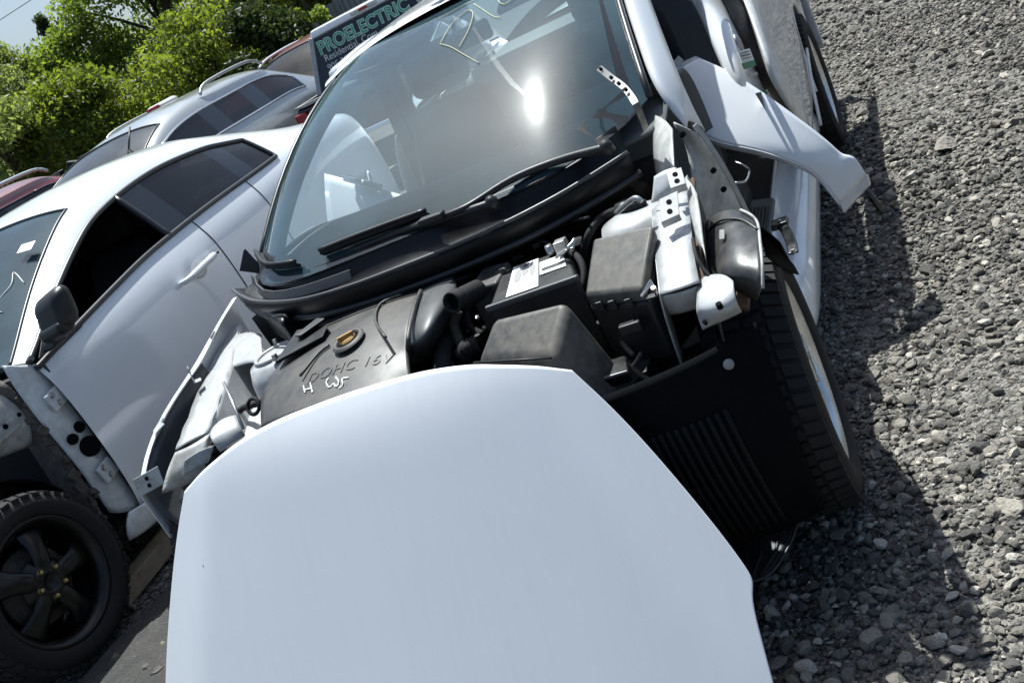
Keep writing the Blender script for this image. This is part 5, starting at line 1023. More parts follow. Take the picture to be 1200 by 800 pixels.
fr = [-1, -0.985, -0.94, -0.88, -0.82, -0.76, -0.70, -0.62, -0.5, -0.36, -0.2, 0, 0.2, 0.36, 0.5, 0.62, 0.70, 0.76, 0.82, 0.88, 0.94, 0.985, 1]
hr = []
for i, u in enumerate(us):
    r = []
    for q in fr:
        w = half_w(max(u, 0.004)); x = q*w; uu = u
        if u < 0.12: uu = top_u(q*0.538) + (0.12 - top_u(q*0.538))*(u/0.12)
        if u < 0.12: x = q*half_w(0.010 + 0.110*u/0.12)
        if u > 0.73: uu = u - 0.05*(1-q*q)*(u-0.73)/0.06
        r.append(hood_pt(x, uu))
    hr.append(r)
hood = patch('hood_panel', hr, 'hood_paint', None, 0.004, 2)
tag(hood, 'detached white hood panel leaning nose up against the stripped car', 'hood')
sm = MB()     # stone chips
for (x, u, r) in ((-0.515, 0.20, 0.0055), (-0.495, 0.215, 0.004), (0.24, -0.085, 0.004), (0.475, -0.018, 0.003), (-0.30, 0.10, 0.002), (0.02, 0.16, 0.002), (-0.12, 0.05, 0.0016), (-0.28, 0.30, 0.0014), (0.25, 0.30, 0.0016), (0.08, 0.42, 0.0014)):
    p = hood_pt(x, u) + hn_*0.0022; sm.prism([p + Vector((r*math.cos(a)*(0.5+0.5*rng.random()), 0, 0)) + hu*(r*1.3*math.sin(a)*(0.6+0.4*rng.random())) for a in np.linspace(0, 6.28, 8)[:-1]], hn_*0.0006)
part('stone_chips', sm, 'label_ink', hood)
# inner frame of the hood
ifr = [[p - hn_*0.02 for p in r[2:-2:2]] for r in hr[1::2]]
patch('inner_frame', ifr, 'bay_white', hood, 0.008, 1)
# fender laid across the driver's door opening
FD = [[(0.591, 1.140, 0.907), (0.632, 1.160, 0.908), (0.678, 1.180, 0.906)],
      [(0.603, 1.050, 0.834), (0.679, 1.090, 0.836), (0.753, 1.130, 0.846)],
      [(0.615, 0.980, 0.746), (0.729, 1.030, 0.752), (0.829, 1.080, 0.763)],
      [(0.683, 0.930, 0.682), (0.794, 0.980, 0.671), (0.902, 1.030, 0.664)],
      [(0.782, 0.920, 0.630), (0.871, 0.970, 0.603), (0.950, 1.010, 0.591)],
      [(0.865, 0.920, 0.554), (0.933, 0.960, 0.535), (0.986, 1.000, 0.528)],
      [(0.910, 0.930, 0.506), (0.963, 0.960, 0.477), (1.002, 1.000, 0.484)],
      [(0.931, 0.935, 0.447), (0.975, 0.960, 0.438), (1.034, 1.000, 0.480)],
      [(0.951, 0.940, 0.368), (1.005, 0.970, 0.387), (1.045, 1.000, 0.406)]]
FD2 = []
for i, r in enumerate(FD):
    bul = 0.014*math.sin(math.pi*min(1, (i+0.5)/8)); FD2.append([V(r[0]), V(r[0]).lerp(V(r[1]), 0.5) + Vector((0, -bul*0.75, bul*0.4)), V(r[1]) + Vector((0, -bul, bul*0.5)), V(r[1]).lerp(V(r[2]), 0.5) + Vector((0, -bul*0.75, bul*0.4)), V(r[2])])
hid = [[p + (FD2[0][k]-FD2[1][k])*0.0 for k, p in enumerate(FD2[0])]]
fen = patch('fender_panel', FD2, 'white_paint', None, 0.0035, 2, flip=True)
tag(fen, 'detached white front fender lying across the open driver door', 'fender')
ar = [r[0] for r in FD2[2:]]
patch('arch_lip', [[p for p in ar], [p + Vector((0.0, 0.012, -0.022)) for p in ar]], 'white_paint', fen, 0.003, 2)
part('end_edge', MB().hexa([FD2[-1][0], FD2[-1][4], FD2[-1][4]+Vector((0.004, 0.05, -0.02)), FD2[-1][0]+Vector((0, 0.05, -0.02))], [FD2[-1][0]+Vector((0, 0, -0.035)), FD2[-1][4]+Vector((0, 0, -0.035)), FD2[-1][4]+Vector((0.0, 0.05, -0.055)), FD2[-1][0]+Vector((0, 0.05, -0.055))]), 'white_dusty', fen, bevel=0.003)
part('mounting_tab', MB().strap([(0.610, 1.145, 0.892), (0.623, 1.150, 0.917), (0.640, 1.150, 0.924)], 0.022, 0.003, (0.9, 0.1, 0)), 'white_paint', fen)
part('dark_bar', MB().tube([(0.999, 1.050, 0.377), (1.030, 1.050, 0.328), (1.048, 1.020, 0.274)], 0.010, 6), 'black_metal', fen, smooth=True)  # short dark bar below the fender's lower tip
# white door propped on the front seat, seen through the windshield
dA, dB = V((-0.746, 1.220, 1.048)), V((-0.322, 0.980, 0.865)); dC = V((-0.62, 0.93, 0.80)); dD = V((-0.36, 0.90, 0.66))
dn = Vector((-0.2, -0.75, 0.62)).normalized()
dC = dA + Vector((-0.06, -0.16, -0.30)); dD = dB + Vector((-0.10, -0.12, -0.24))
dr = [[dA.lerp(dB, t) for t in (0, 0.3, 0.6, 1)], [dA.lerp(dC, 0.4).lerp(dB.lerp(dD, 0.4), t) + dn*0.015 for t in (0, 0.3, 0.6, 1)], [dC.lerp(dD, t) for t in (0, 0.3, 0.6, 1)]]
ddo = patch('car_door', dr, 'white_paint', None, 0.03, 2, flip=True); tag(ddo, 'loose white car door with handle inside the stripped sedan', 'door')
hc = V((-0.542, 1.100, 0.966)) + dn*0.03; hd_ = (dB-dA).normalized(); part('handle', MB().tube([hc-hd_*0.09-dn*0.02, hc-hd_*0.07+dn*0.012, hc+hd_*0.07+dn*0.012, hc+hd_*0.09-dn*0.02], 0.013, 8), 'white_paint', ddo, smooth=True)
part('handle_cup', MB().lathe([(0.0, 0.002), (0.04, 0.004), (0.046, 0.0)], hc - dn*0.012, dn, 20), 'white_paint', ddo, smooth=True)

# ============================================================ THE WHITE SEDAN ON THE LEFT
dart = empty('parked_sedan', (-2.70, 0.07, 0), 'white sedan on black steel wheels with its front fender removed', 'car')
DX = -2.70
def dsec(y, belt, win, edge, mid, cen, sh=1.0):
    return (y, [(0.80*sh, 0.19), (0.890*sh, 0.22), (0.918*sh, 0.42), (0.915*sh, 0.68), (0.900*sh, belt-0.10), (0.862*sh, belt), win, edge, mid, (0, cen)])
DS = [dsec(0.57, 0.935, (0.850, 0.945), (0.815, 0.965), (0.45, 1.00), 1.01),
      dsec(0.66, 0.942, (0.838, 0.985), (0.795, 1.010), (0.45, 1.055), 1.065),
      dsec(0.95, 0.955, (0.752, 1.120), (0.705, 1.150), (0.42, 1.205), 1.22),
      dsec(1.28, 0.972, (0.685, 1.255), (0.640, 1.285), (0.38, 1.335), 1.35),
      dsec(1.44, 0.980, (0.664, 1.305), (0.615, 1.340), (0.36, 1.385), 1.40),
      dsec(1.64, 0.985, (0.660, 1.335), (0.605, 1.368), (0.36, 1.408), 1.42),
      dsec(1.80, 0.990, (0.658, 1.348), (0.602, 1.385), (0.36, 1.422), 1.435),
      dsec(2.05, 0.998, (0.665, 1.352), (0.602, 1.395), (0.36, 1.435), 1.45),
      dsec(2.40, 1.008, (0.672, 1.305), (0.602, 1.360), (0.36, 1.410), 1.425),
      dsec(2.46, 1.011, (0.675, 1.290), (0.602, 1.350), (0.36, 1.400), 1.415),
      dsec(2.74, 1.030, (0.690, 1.215), (0.610, 1.275), (0.38, 1.325), 1.34),
      dsec(2.88, 1.055, (0.700, 1.165), (0.615, 1.245), (0.40, 1.295), 1.31, 0.998),
      dsec(3.25, 1.075, (0.745, 1.085), (0.655, 1.125), (0.45, 1.165), 1.18, 0.985),
      dsec(3.55, 1.050, (0.760, 1.065), (0.680, 1.075), (0.45, 1.085), 1.09, 0.96),
      dsec(3.85, 0.990, (0.740, 1.020), (0.660, 1.030), (0.45, 1.04), 1.04, 0.90),
      (3.93, [(0.72, 0.30), (0.76, 0.33), (0.78, 0.45), (0.78, 0.68), (0.76, 0.85), (0.72, 0.93), (0.66, 0.96), (0.55, 0.97), (0.4, 0.975), (0, 0.975)])]
def dface(i, j, s):
    y0 = DS[i][0]
    if j == 5:
        if 0.55 < y0 < 1.5: return 'front_opening' if s > 0 else 'front_window'
        if 1.5 < y0 < 1.7: return 'pillar_trim'
        if 1.7 < y0 < 2.3: return 'rear_window'
        if 2.3 < y0 < 2.44: return 'division_bar'
        if 2.44 < y0 < 2.7: return 'quarter_window'
    if j >= 7 and y0 < 1.4: return 'windshield'
    if j >= 7 and 2.8 < y0 < 3.5: return 'back_window'
    if j <= 4 and y0 < 1.7: return 'front_door'
    if j <= 4 and 1.7 < y0 < 2.3: return 'rear_door'
    return 'body_shell'
DP = {'body_shell': 'white_shell', 'front_door': 'white_shell', 'rear_door': 'white_shell', 'front_opening': 'interior', 'front_window': 'clear_glass', 'pillar_trim': 'black_gloss', 'rear_window': 'tinted_glass', 'division_bar': 'black_gloss', 'quarter_window': 'tinted_glass', 'windshield': 'windshield_glass', 'back_window': 'tinted_glass'}
dres, dbor = car_body(dart, DX, DS, dface, DP, 3, skip=('front_opening',))
for o in dres['windshield'] + dres['front_window']: o.data.materials.clear(); o.data.materials.append(MATS['windshield_glass'])
WIN = {'front_opening', 'front_window', 'rear_window', 'quarter_window', 'pillar_trim', 'division_bar'}
border_trim('window_trim', dbor, lambda a, c, p, q: ((a in WIN) != (c in WIN)) and p.x > DX and not (a == 'windshield' or c == 'windshield'), 'seal_rubber', dart, 0.013, 0.002)
border_trim('window_seal', dbor, lambda a, c, p, q: {a, c} == {'front_opening', 'pillar_trim'} and p.x > DX, 'seal_rubber', dart, 0.016, 0.0)
border_trim('windshield_seal', dbor, lambda a, c, p, q: 'windshield' in (a, c), 'seal_rubber', dart, 0.008, 0.0)
for pr in ({'front_door', 'rear_door'}, {'rear_door', 'body_shell'}): border_trim('door_gap', dbor, lambda a, c, p, q: {a, c} == pr and p.x > DX and p.z > 0.3 and not (abs(p.z-q.z) < 0.004), 'cable', dart, 0.0038, 0.0)
# inner black frame of the open window and belt strip
part('sail_panel', MB().prism([(-1.842, 0.606, 0.945), (-1.870, 0.762, 1.041), (-1.900, 0.867, 1.086), (-1.860, 0.812, 0.983), (-1.840, 0.872, 0.944), (-1.835, 0.667, 0.923)], (0.008, 0, 0)), 'black_plastic', dart, bevel=0.002)
# mirror
mm_ = MB().hexa([(-1.78, 0.60, 0.985), (-1.60, 0.565, 1.0), (-1.60, 0.68, 1.0), (-1.78, 0.72, 0.985)], [(-1.77, 0.63, 1.125), (-1.585, 0.62, 1.155), (-1.585, 0.71, 1.155), (-1.77, 0.74, 1.125)])
mio = mm_.build('mirror', 'black_plastic', dart, 0.048, 5)
part('mirror_base', MB().hexa([(-1.775, 0.602, 0.972), (-1.625, 0.57, 0.985), (-1.625, 0.655, 0.985), (-1.775, 0.695, 0.972)], [(-1.785, 0.592, 1.03), (-1.612, 0.558, 1.045), (-1.612, 0.665, 1.045), (-1.785, 0.70, 1.03)]), 'black_plastic', mio, bevel=0.03, seg=4)
part('mirror_foot', MB().hexa([(-1.83, 0.62, 0.945), (-1.74, 0.60, 0.955), (-1.74, 0.68, 0.955), (-1.83, 0.72, 0.945)], [(-1.80, 0.62, 0.985), (-1.69, 0.62, 1.02), (-1.69, 0.68, 1.02), (-1.80, 0.70, 0.985)]), 'black_plastic', mio, bevel=0.012, seg=3)
# door handle with its cup
h0, h1 = V((-1.772, 1.445, 0.843)), V((-1.770, 1.705, 0.858)); hm = h0.lerp(h1, 0.5)
hao = part('door_handle', MB().tube(spline([h0+Vector((-0.025, 0, 0)), h0+Vector((0.012, 0.012, 0)), hm+Vector((0.022, 0, 0.003)), h1+Vector((0.014, -0.012, 0)), h1+Vector((-0.022, 0.004, 0))], 4), [0.011+0.005*math.sin(math.pi*i/16) for i in range(17)], 10), 'white_paint', dart, smooth=True)
mat('handle_cup', (0.50, 0.51, 0.52), 0.35, coat=0.6); cup = MB().lathe([(0.0, -0.004), (0.03, -0.002), (0.044, 0.003), (0.047, 0.0)], (0, 0, 0), (1, 0, 0), 24); cup.v = [(x, y*1.25, z*0.85) for x, y, z in cup.v]; cup.v = [tuple(V(v)+hm+Vector((-0.006, 0, -0.004))) for v in cup.v]
cup.build('handle_cup', 'handle_cup', hao, smooth=True)
part('keyhole', MB().lathe([(0.0, 0.002), (0.006, 0.002), (0.006, -0.004)], h1+Vector((0.034, -0.004, 0.004)), (1, 0, 0.1), 14), 'label_ink', hao)
# cabin
part('floor_pan', MB().box((DX, 1.9, 0.25), (1.5, 2.9, 0.06)), 'interior', dart)
dd = [[(DX+x, y+0.1*abs(x/0.7)**3, z) for x in (-0.72, -0.4, 0, 0.4, 0.72)] for y, z in ((0.55, 0.95), (0.75, 0.98), (0.95, 0.97), (1.0, 0.85), (0.95, 0.5))]
patch('dashboard', dd, 'dash', dart, 0.01, 2)
for sx in (-0.38, 0.38):
    part('seat_back', MB().hexa([(DX+sx-0.25, 1.50, 0.5), (DX+sx+0.25, 1.50, 0.5), (DX+sx+0.25, 1.66, 0.5), (DX+sx-0.25, 1.66, 0.5)], [(DX+sx-0.19, 1.76, 1.06), (DX+sx+0.19, 1.76, 1.06), (DX+sx+0.19, 1.87, 1.06), (DX+sx-0.19, 1.87, 1.06)]), 'interior', dart, bevel=0.06, seg=3)
    part('headrest', MB().box((DX+sx, 1.84, 1.17), (0.26, 0.1, 0.18)), 'interior', dart, bevel=0.04, seg=3)
    part('seat_cushion', MB().box((DX+sx, 1.32, 0.50), (0.5, 0.5, 0.18)), 'interior', dart, bevel=0.05, seg=3)
part('rear_seat', MB().box((DX, 2.7, 0.72), (1.4, 0.25, 0.6)), 'interior', dart, bevel=0.05)
part('firewall', MB().box((DX, 0.53, 0.60), (1.62, 0.05, 0.66)), 'interior', dart)
gp = MB()
for st in ([(0.05, 0.92), (0.12, 0.80), (0.06, 0.74)], [(0.10, 0.70), (0.16, 0.62), (0.09, 0.58), (0.12, 0.50)]): pass
stq = [V((DX+0.60, 1.20, 1.262)), V((DX+0.52, 1.20, 1.272)), V((DX+0.52, 1.15, 1.252)), V((DX+0.60, 1.15, 1.242))]
part('windshield_tag', MB().prism([p+Vector((0, -0.02, 0.03)) for p in stq], (0, 0, 0.001)), 'paper', dart)
pnm = MB(); pnm.tube(spline([V((DX+0.62, 0.98, 1.176)), V((DX+0.52, 1.06, 1.225)), V((DX+0.55, 0.98, 1.19)), V((DX+0.50, 0.88, 1.15)), V((DX+0.58, 0.84, 1.125))], 5), 0.0022, 5); part('pen_marks', pnm, 'chalk', dart, smooth=True)
# roof aerial
an0 = V((-2.450, 2.424, 1.408)); part('aerial', MB().lathe([(0.022, 0.0), (0.016, 0.012), (0.006, 0.026), (0.0045, 0.03)], an0 - Vector((0, 0, 0.004)), (0, 0.25, 1), 16).tube([an0 + Vector((0, 0.004, 0.02)), V((-2.450, 2.534, 1.527))], [0.006, 0.005], 8), 'black_plastic', dart, smooth=True)
# ---- stripped front corner: hinge pillar, apron, inner wheelhouse
hpo = patch('hinge_pillar', [[(-1.900, 0.507, 0.992), (-1.855, 0.542, 0.956), (-1.850, 0.609, 0.924)], [(-1.900, 0.495, 0.917), (-1.845, 0.533, 0.883), (-1.845, 0.607, 0.846)], [(-1.880, 0.477, 0.815), (-1.835, 0.530, 0.775), (-1.840, 0.615, 0.730)], [(-1.870, 0.475, 0.697), (-1.830, 0.528, 0.649), (-1.835, 0.613, 0.598)], [(-1.860, 0.480, 0.573), (-1.828, 0.523, 0.525), (-1.835, 0.608, 0.467)], [(-1.860, 0.481, 0.464), (-1.830, 0.520, 0.406), (-1.835, 0.603, 0.346)], [(-1.860, 0.476, 0.324), (-1.830, 0.504, 0.286), (-1.835, 0.616, 0.251)]], 'bay_grey', dart, 0.004, 2)
mat('pillar_white', (0.66, 0.67, 0.67), 0.4, coat=0.3, noise=[(9, 0.5, (0.42, 0.41, 0.39)), (34, 0.35, (0.25, 0.235, 0.21))]); hpo.data.materials[0] = MATS['pillar_white']
def disc(px, r, m, nm, par, d=0.006): part(nm, MB().lathe([(0.0, d), (r*0.9, d), (r, 0.0), (r, -0.01)], px, (1, -0.2, 0.15), 20), m, par, smooth=False)
for px, r in (((-1.822, 0.508, 0.637), 0.021), ((-1.826, 0.566, 0.655), 0.022), ((-1.818, 0.550, 0.575), 0.040)): disc(px, r, 'liner_black', 'access_hole', hpo)
for px in ((-1.822, 0.554, 0.794), (-1.815, 0.547, 0.463)):
    c = V(px); hg = part('hinge', MB().box(c, (0.018, 0.085, 0.075), Matrix.Rotation(math.radians(8), 3, 'X')), 'pillar_white', hpo, bevel=0.008, seg=2)
    bt_ = MB()
    for dz in (-0.018, 0.02): bt_.lathe([(0.0, 0.008), (0.009, 0.008), (0.011, 0.0), (0.014, -0.002)], c + Vector((0.010, -0.012-dz*0.3, dz)), (1, 0, 0), 10)
    part('hinge_bolt', bt_, 'steel', hpo)
disc((-1.848, 0.586, 0.959), 0.012, 'steel', 'bolt', hpo)
part('door_edge', MB().strap(spline([(-1.832, 0.597, 0.932), (-1.812, 0.596, 0.764), (-1.806, 0.591, 0.600), (-1.806, 0.597, 0.445), (-1.812, 0.617, 0.270)], 4), 0.014, 0.010, (1, 0, 0)), 'seal_rubber', dart, bevel=0.002)
patch('apron', [[(-1.950, 0.365, 0.939), (-1.950, 0.484, 0.922), (-1.930, 0.540, 0.892)], [(-1.930, 0.288, 0.872), (-1.920, 0.390, 0.839), (-1.910, 0.499, 0.795)], [(-1.930, 0.237, 0.814), (-1.930, 0.362, 0.777), (-1.910, 0.484, 0.736)], [(-1.970, 0.226, 0.760), (-1.970, 0.333, 0.722), (-1.950, 0.460, 0.686)]], 'bay_grey', dart, 0.004, 2)
part('apron_holes', MB().lathe([(0.0, 0.006), (0.010, 0.006), (0.010, -0.004)], (-1.918, 0.378, 0.808), (1, -0.2, 0.2), 14).lathe([(0.0, 0.006), (0.008, 0.006), (0.008, -0.004)], (-1.914, 0.452, 0.812), (1, -0.2, 0.2), 14), 'liner_black', dart)
patch('torn_seam', [[(-1.930, 0.489, 0.949), (-1.900, 0.496, 0.886), (-1.880, 0.482, 0.747), (-1.870, 0.483, 0.586), (-1.870, 0.473, 0.444), (-1.870, 0.448, 0.299)], [(-1.940, 0.457, 0.923), (-1.920, 0.475, 0.852), (-1.910, 0.461, 0.732), (-1.900, 0.448, 0.568), (-1.900, 0.425, 0.424), (-1.900, 0.414, 0.301)], [(-1.980, 0.452, 0.894), (-1.980, 0.473, 0.804), (-1.970, 0.452, 0.697), (-1.960, 0.435, 0.540), (-1.950, 0.414, 0.398), (-1.940, 0.383, 0.288)]], 'mud_metal', dart, 0.006, 1)
tr_ = MB()
for k in range(26):
    t = k/25; a = V((-1.900, 0.493, 0.842)).lerp(V((-1.870, 0.453, 0.345)), t) + Vector((rng.uniform(-0.01, 0.02), rng.uniform(-0.02, 0.02), rng.uniform(-0.02, 0.02)))
    tr_.box(a, (0.012, rng.uniform(0.02, 0.05), rng.uniform(0.015, 0.05)), Matrix.Rotation(rng.uniform(-0.8, 0.8), 3, 'X') @ Matrix.Rotation(rng.uniform(-0.5, 0.5), 3, 'Z'))
part('torn_metal', tr_, 'mud_metal', dart, bevel=0.003)
# wheelhouse: dark half barrel behind the tyre
wh = []
for a in np.linspace(-0.25, 3.3, 12): wh.append([(-1.93, 0.075+0.40*math.cos(a), 0.32+0.39*math.sin(a)), (-2.05, 0.075+0.395*math.cos(a), 0.32+0.385*math.sin(a)), (-2.20, 0.075+0.38*math.cos(a), 0.32+0.37*math.sin(a))])
patch('wheelhouse', wh, 'liner_black', dart, 0.005, 1)
part('wheelhouse_wall', MB().lathe([(0.0, 0.0), (0.395, 0.0)], (-2.24, 0.075, 0.32), (1, 0, 0), 40), 'liner_black', dart)
part('strut', MB().tube([(-2.10, 0.10, 0.30), (-2.14, 0.13, 0.78)], 0.04, 12), 'black_metal', dart, smooth=True)
part('engine', MB().box((DX-0.1, 0.12, 0.55), (0.62, 0.42, 0.42)), 'black_metal', dart, bevel=0.05, seg=3)
part('engine_cover', MB().box((DX-0.1, 0.12, 0.79), (0.50, 0.34, 0.05)), 'dusty_plastic', dart, bevel=0.02, seg=3)
part('radiator', MB().box((DX, -0.34, 0.46), (0.80, 0.06, 0.44)), 'black_metal', dart, bevel=0.01)
part('radiator_support', MB().strap([(DX-0.72, -0.28, 0.72), (DX-0.3, -0.38, 0.74), (DX+0.3, -0.38, 0.74), (DX+0.72, -0.28, 0.72)], 0.08, 0.03, (0, 1, 0)), 'bay_grey', dart, bevel=0.006)
part('bumper_beam', MB().strap([(DX-0.66, -0.44, 0.44), (DX-0.3, -0.50, 0.44), (DX+0.3, -0.50, 0.44), (DX+0.66, -0.44, 0.44)], 0.12, 0.05, (0, 0, 1)), 'bay_grey', dart, bevel=0.01)
for sg in (1, -1):
    part('rail', MB().strap([(DX+sg*0.50, 0.50, 0.46), (DX+sg*0.50, -0.42, 0.44)], 0.07, 0.10, (1, 0, 0)), 'bay_grey', dart, bevel=0.01)
    part('upper_rail', MB().strap([(DX+sg*0.76, 0.50, 0.80), (DX+sg*0.74, 0.1, 0.78), (DX+sg*0.72, -0.28, 0.72)], 0.06, 0.05, (1, 0, 0)), 'bay_grey', dart, bevel=0.01)
ro2 = patch('rocker_end', [[(-1.800, 0.496, 0.292), (-1.785, 0.583, 0.271), (-1.780, 0.746, 0.267)], [(-1.800, 0.448, 0.267), (-1.785, 0.527, 0.238), (-1.780, 0.708, 0.230)], [(-1.820, 0.439, 0.209), (-1.800, 0.509, 0.189), (-1.795, 0.679, 0.183)]], 'pillar_white', dart, 0.012, 2)
mkw = make_wheel('wheel', dart, (-1.785, 0.075, 0.318), (math.cos(0.03), -math.sin(0.03), 0.02), 0.322, 0.228, 0.20, 'steel', 46)
make_wheel('wheel', dart, (-1.80, 2.79, 0.318), (1, 0, 0), 0.322, 0.228, 0.20, 'steel', 46)
make_wheel('wheel', dart, (-3.60, 0.075, 0.318), (-1, 0, 0), 0.322, 0.228, 0.20, 'steel', 46); make_wheel('wheel', dart, (-3.60, 2.79, 0.318), (-1, 0, 0), 0.322, 0.228, 0.20, 'steel', 46)
# timber under the sill
tb_ = MB().box((-1.93, 0.62, 0.035), (0.09, 0.62, 0.075), Matrix.Rotation(math.radians(2), 3, 'Z')); tag(tb_.build('timber_block', 'wood', None, 0.006), 'short weathered timber on the ground under the white sedan', 'timber')

# ============================================================ VEHICLES BEHIND
def suv(root, xc, y0, L_, W, H, belt, paint, winm, trim, stations, cols=None, level=2, rear_slope=0.25, trim_r=0.012):
    """stations: window divisions as y offsets; front end at y0"""
    hw = W/2
    def sc(y, b, win, edge, mid, cen, s=1.0): return (y, [(0.86*hw*s, 0.24), (0.97*hw*s, 0.28), (1.0*hw*s, 0.48), (0.99*hw*s, 0.75), (0.965*hw*s, b-0.08), (0.925*hw*s, b), win, edge, mid, (0, cen)])
    ws0, ws1, rr, re = stations['ws0'], stations['ws1'], stations['rr'], stations['re']
    ss = []
    hz = belt-0.02
    ss.append((y0, [(0.70*hw, 0.35), (0.74*hw, 0.38), (0.76*hw, 0.48), (0.76*hw, 0.60), (0.74*hw, 0.70), (0.70*hw, 0.76), (0.62*hw, 0.79), (0.5*hw, 0.80), (0.3*hw, 0.81), (0, 0.82)]))
    ss.append(sc(y0+0.18, hz-0.20, (0.84*hw, hz-0.17), (0.72*hw, hz-0.15), (0.4*hw, hz-0.13), hz-0.12, 0.95))
    ss.append(sc(ws0-0.12, hz-0.03, (0.90*hw, hz), (0.80*hw, hz+0.02), (0.45*hw, hz+0.045), hz+0.055))
    ss.append(sc(ws0+0.04, belt, (0.90*hw, belt+0.03), (0.84*hw, belt+0.055), (0.45*hw, belt+0.09), belt+0.10))
    ym = (ws0+ws1)/2; hm_ = (belt+H-0.08)/2
    ss.append(sc(ym, belt+0.005, (0.82*hw, hm_-0.03), (0.765*hw, hm_+0.01), (0.42*hw, hm_+0.07), hm_+0.085))
    ss.append(sc(ws1, belt+0.01, (0.765*hw, H-0.185), (0.70*hw, H-0.125), (0.40*hw, H-0.065), H-0.05))
    for y in stations['div']:
        ss.append(sc(y, belt+0.012, (0.755*hw, H-0.15), (0.685*hw, H-0.075), (0.40*hw, H-0.012), H))
    ss.append(sc(rr, belt+0.02, (0.755*hw, H-0.175), (0.685*hw, H-0.10), (0.40*hw, H-0.035), H-0.025))
    ss.append(sc(rr+rear_slope*0.5, belt+0.02, (0.80*hw, (H-0.17+belt)/2+0.03), (0.70*hw, H-0.20), (0.42*hw, H-0.15), H-0.14))
    ss.append(sc(re-0.08, belt-0.02, (0.88*hw, belt+0.02), (0.80*hw, belt+0.07), (0.45*hw, belt+0.09), belt+0.10, 0.98))
    ss.append(sc(re, belt-0.14, (0.80*hw, belt-0.10), (0.70*hw, belt-0.07), (0.4*hw, belt-0.06), belt-0.06, 0.94))
    ss.sort(key=lambda q: q[0]); ys = [q[0] for q in ss]
    pil = stations['pil']
    def face(i, j, s):
        yc = (ys[i]+ys[i+1])/2
        if j == 5 and ws0+0.05 < yc < rr+rear_slope*0.5:
            for a, b in pil:
                if a-1e-4 <= ys[i] and ys[i+1] <= b+1e-4: return 'pillar_trim'
            return 'window'
        if j >= 7 and ws0-0.10 < yc < ws1: return 'windshield'
        if j >= 7 and rr < yc < re-0.09: return 'back_window'
        return 'body_shell'
    res, bor = car_body(root, xc, ss, face, {'body_shell': paint, 'window': winm, 'pillar_trim': 'black_gloss', 'windshield': winm if stations.get('dark') else 'ws_bg', 'back_window': winm}, level)
    border_trim('window_trim', bor, lambda a, c, p, q: 'body_shell' in (a, c) and ('window' in (a, c) or 'pillar_trim' in (a, c)), trim, root, trim_r, 0.003)
    border_trim('windshield_seal', bor, lambda a, c, p, q: 'windshield' in (a, c), 'seal_rubber', root, 0.012, 0.0)
    part('floor_pan', MB().box((xc, (y0+re)/2, 0.35), (W*0.8, (re-y0)*0.8, 0.15)), 'interior', root)
    part('seat', MB().box((xc, ws1+0.6, 0.85), (W*0.7, 0.2, 0.7)), 'interior', root, bevel=0.05); part('seat', MB().box((xc, ws1+1.5, 0.85), (W*0.7, 0.2, 0.7)), 'interior', root, bevel=0.05)
    return res
glass('ws_bg', (0.10, 0.12, 0.125), dust_veil=0.10, dust_veil_col=(0.35, 0.40, 0.43), haze_rough=0.3)
def rough_wheel(root, x, y, sg, R=0.34):
    w = MB().lathe([(R*0.68, 0.07), (R*0.72, 0.10), (R*0.95, 0.10), (R, 0.06), (R, -0.06), (R*0.95, -0.10), (R*0.6, -0.10)], (x, y, R), (sg, 0, 0), 40); o = part('wheel', w, 'rubber', root, smooth=True)
    part('rim', MB().lathe([(0.0, 0.05), (0.05, 0.05), (R*0.2, 0.03), (R*0.55, 0.05), (R*0.64, 0.085), (R*0.70, 0.085), (R*0.70, -0.05)], (x, y, R), (sg, 0, 0), 30), 'alloy', o, smooth=True)
# silver wagon
wag = empty('silver_wagon', (-5.52, 6.0, 0), 'silver wagon with roof rails and dark windows behind the white sedan', 'car')
suv(wag, -5.52, 4.05, 4.95, 1.86, 1.615, 1.075, 'silver_paint', 'tinted_glass', 'chrome', dict(ws0=5.05, ws1=5.98, rr=8.02, re=8.95, div=[6.52, 6.66, 7.36, 7.52], pil=[(6.52, 6.66), (7.36, 7.52)]), rear_slope=0.5)
for sg in (1, -1):
    xx = -5.52 + sg*0.66
    part('roof_rail', MB().tube(spline([(xx, 6.75, 1.535), (xx, 6.90, 1.605), (xx, 7.4, 1.625), (xx, 7.85, 1.61), (xx, 8.05, 1.535)], 5), 0.016, 8), 'steel', wag, smooth=True)
for y in (5.0, 7.95):
    for sg in (1, -1): rough_wheel(wag, -5.52+sg*0.86, y, sg)
part('roof_box', MB().hexa([(-5.72, 6.95, 1.60), (-5.46, 6.95, 1.60), (-5.46, 7.3, 1.60), (-5.72, 7.3, 1.60)], [(-5.69, 6.98, 1.655), (-5.49, 6.98, 1.655), (-5.49, 7.26, 1.66), (-5.69, 7.26, 1.66)]), 'lamp_clear', wag, bevel=0.03, seg=3)
part('roof_box_lens', MB().box((-5.59, 6.95, 1.628), (0.18, 0.02, 0.03)), 'lamp_red', wag, bevel=0.01)
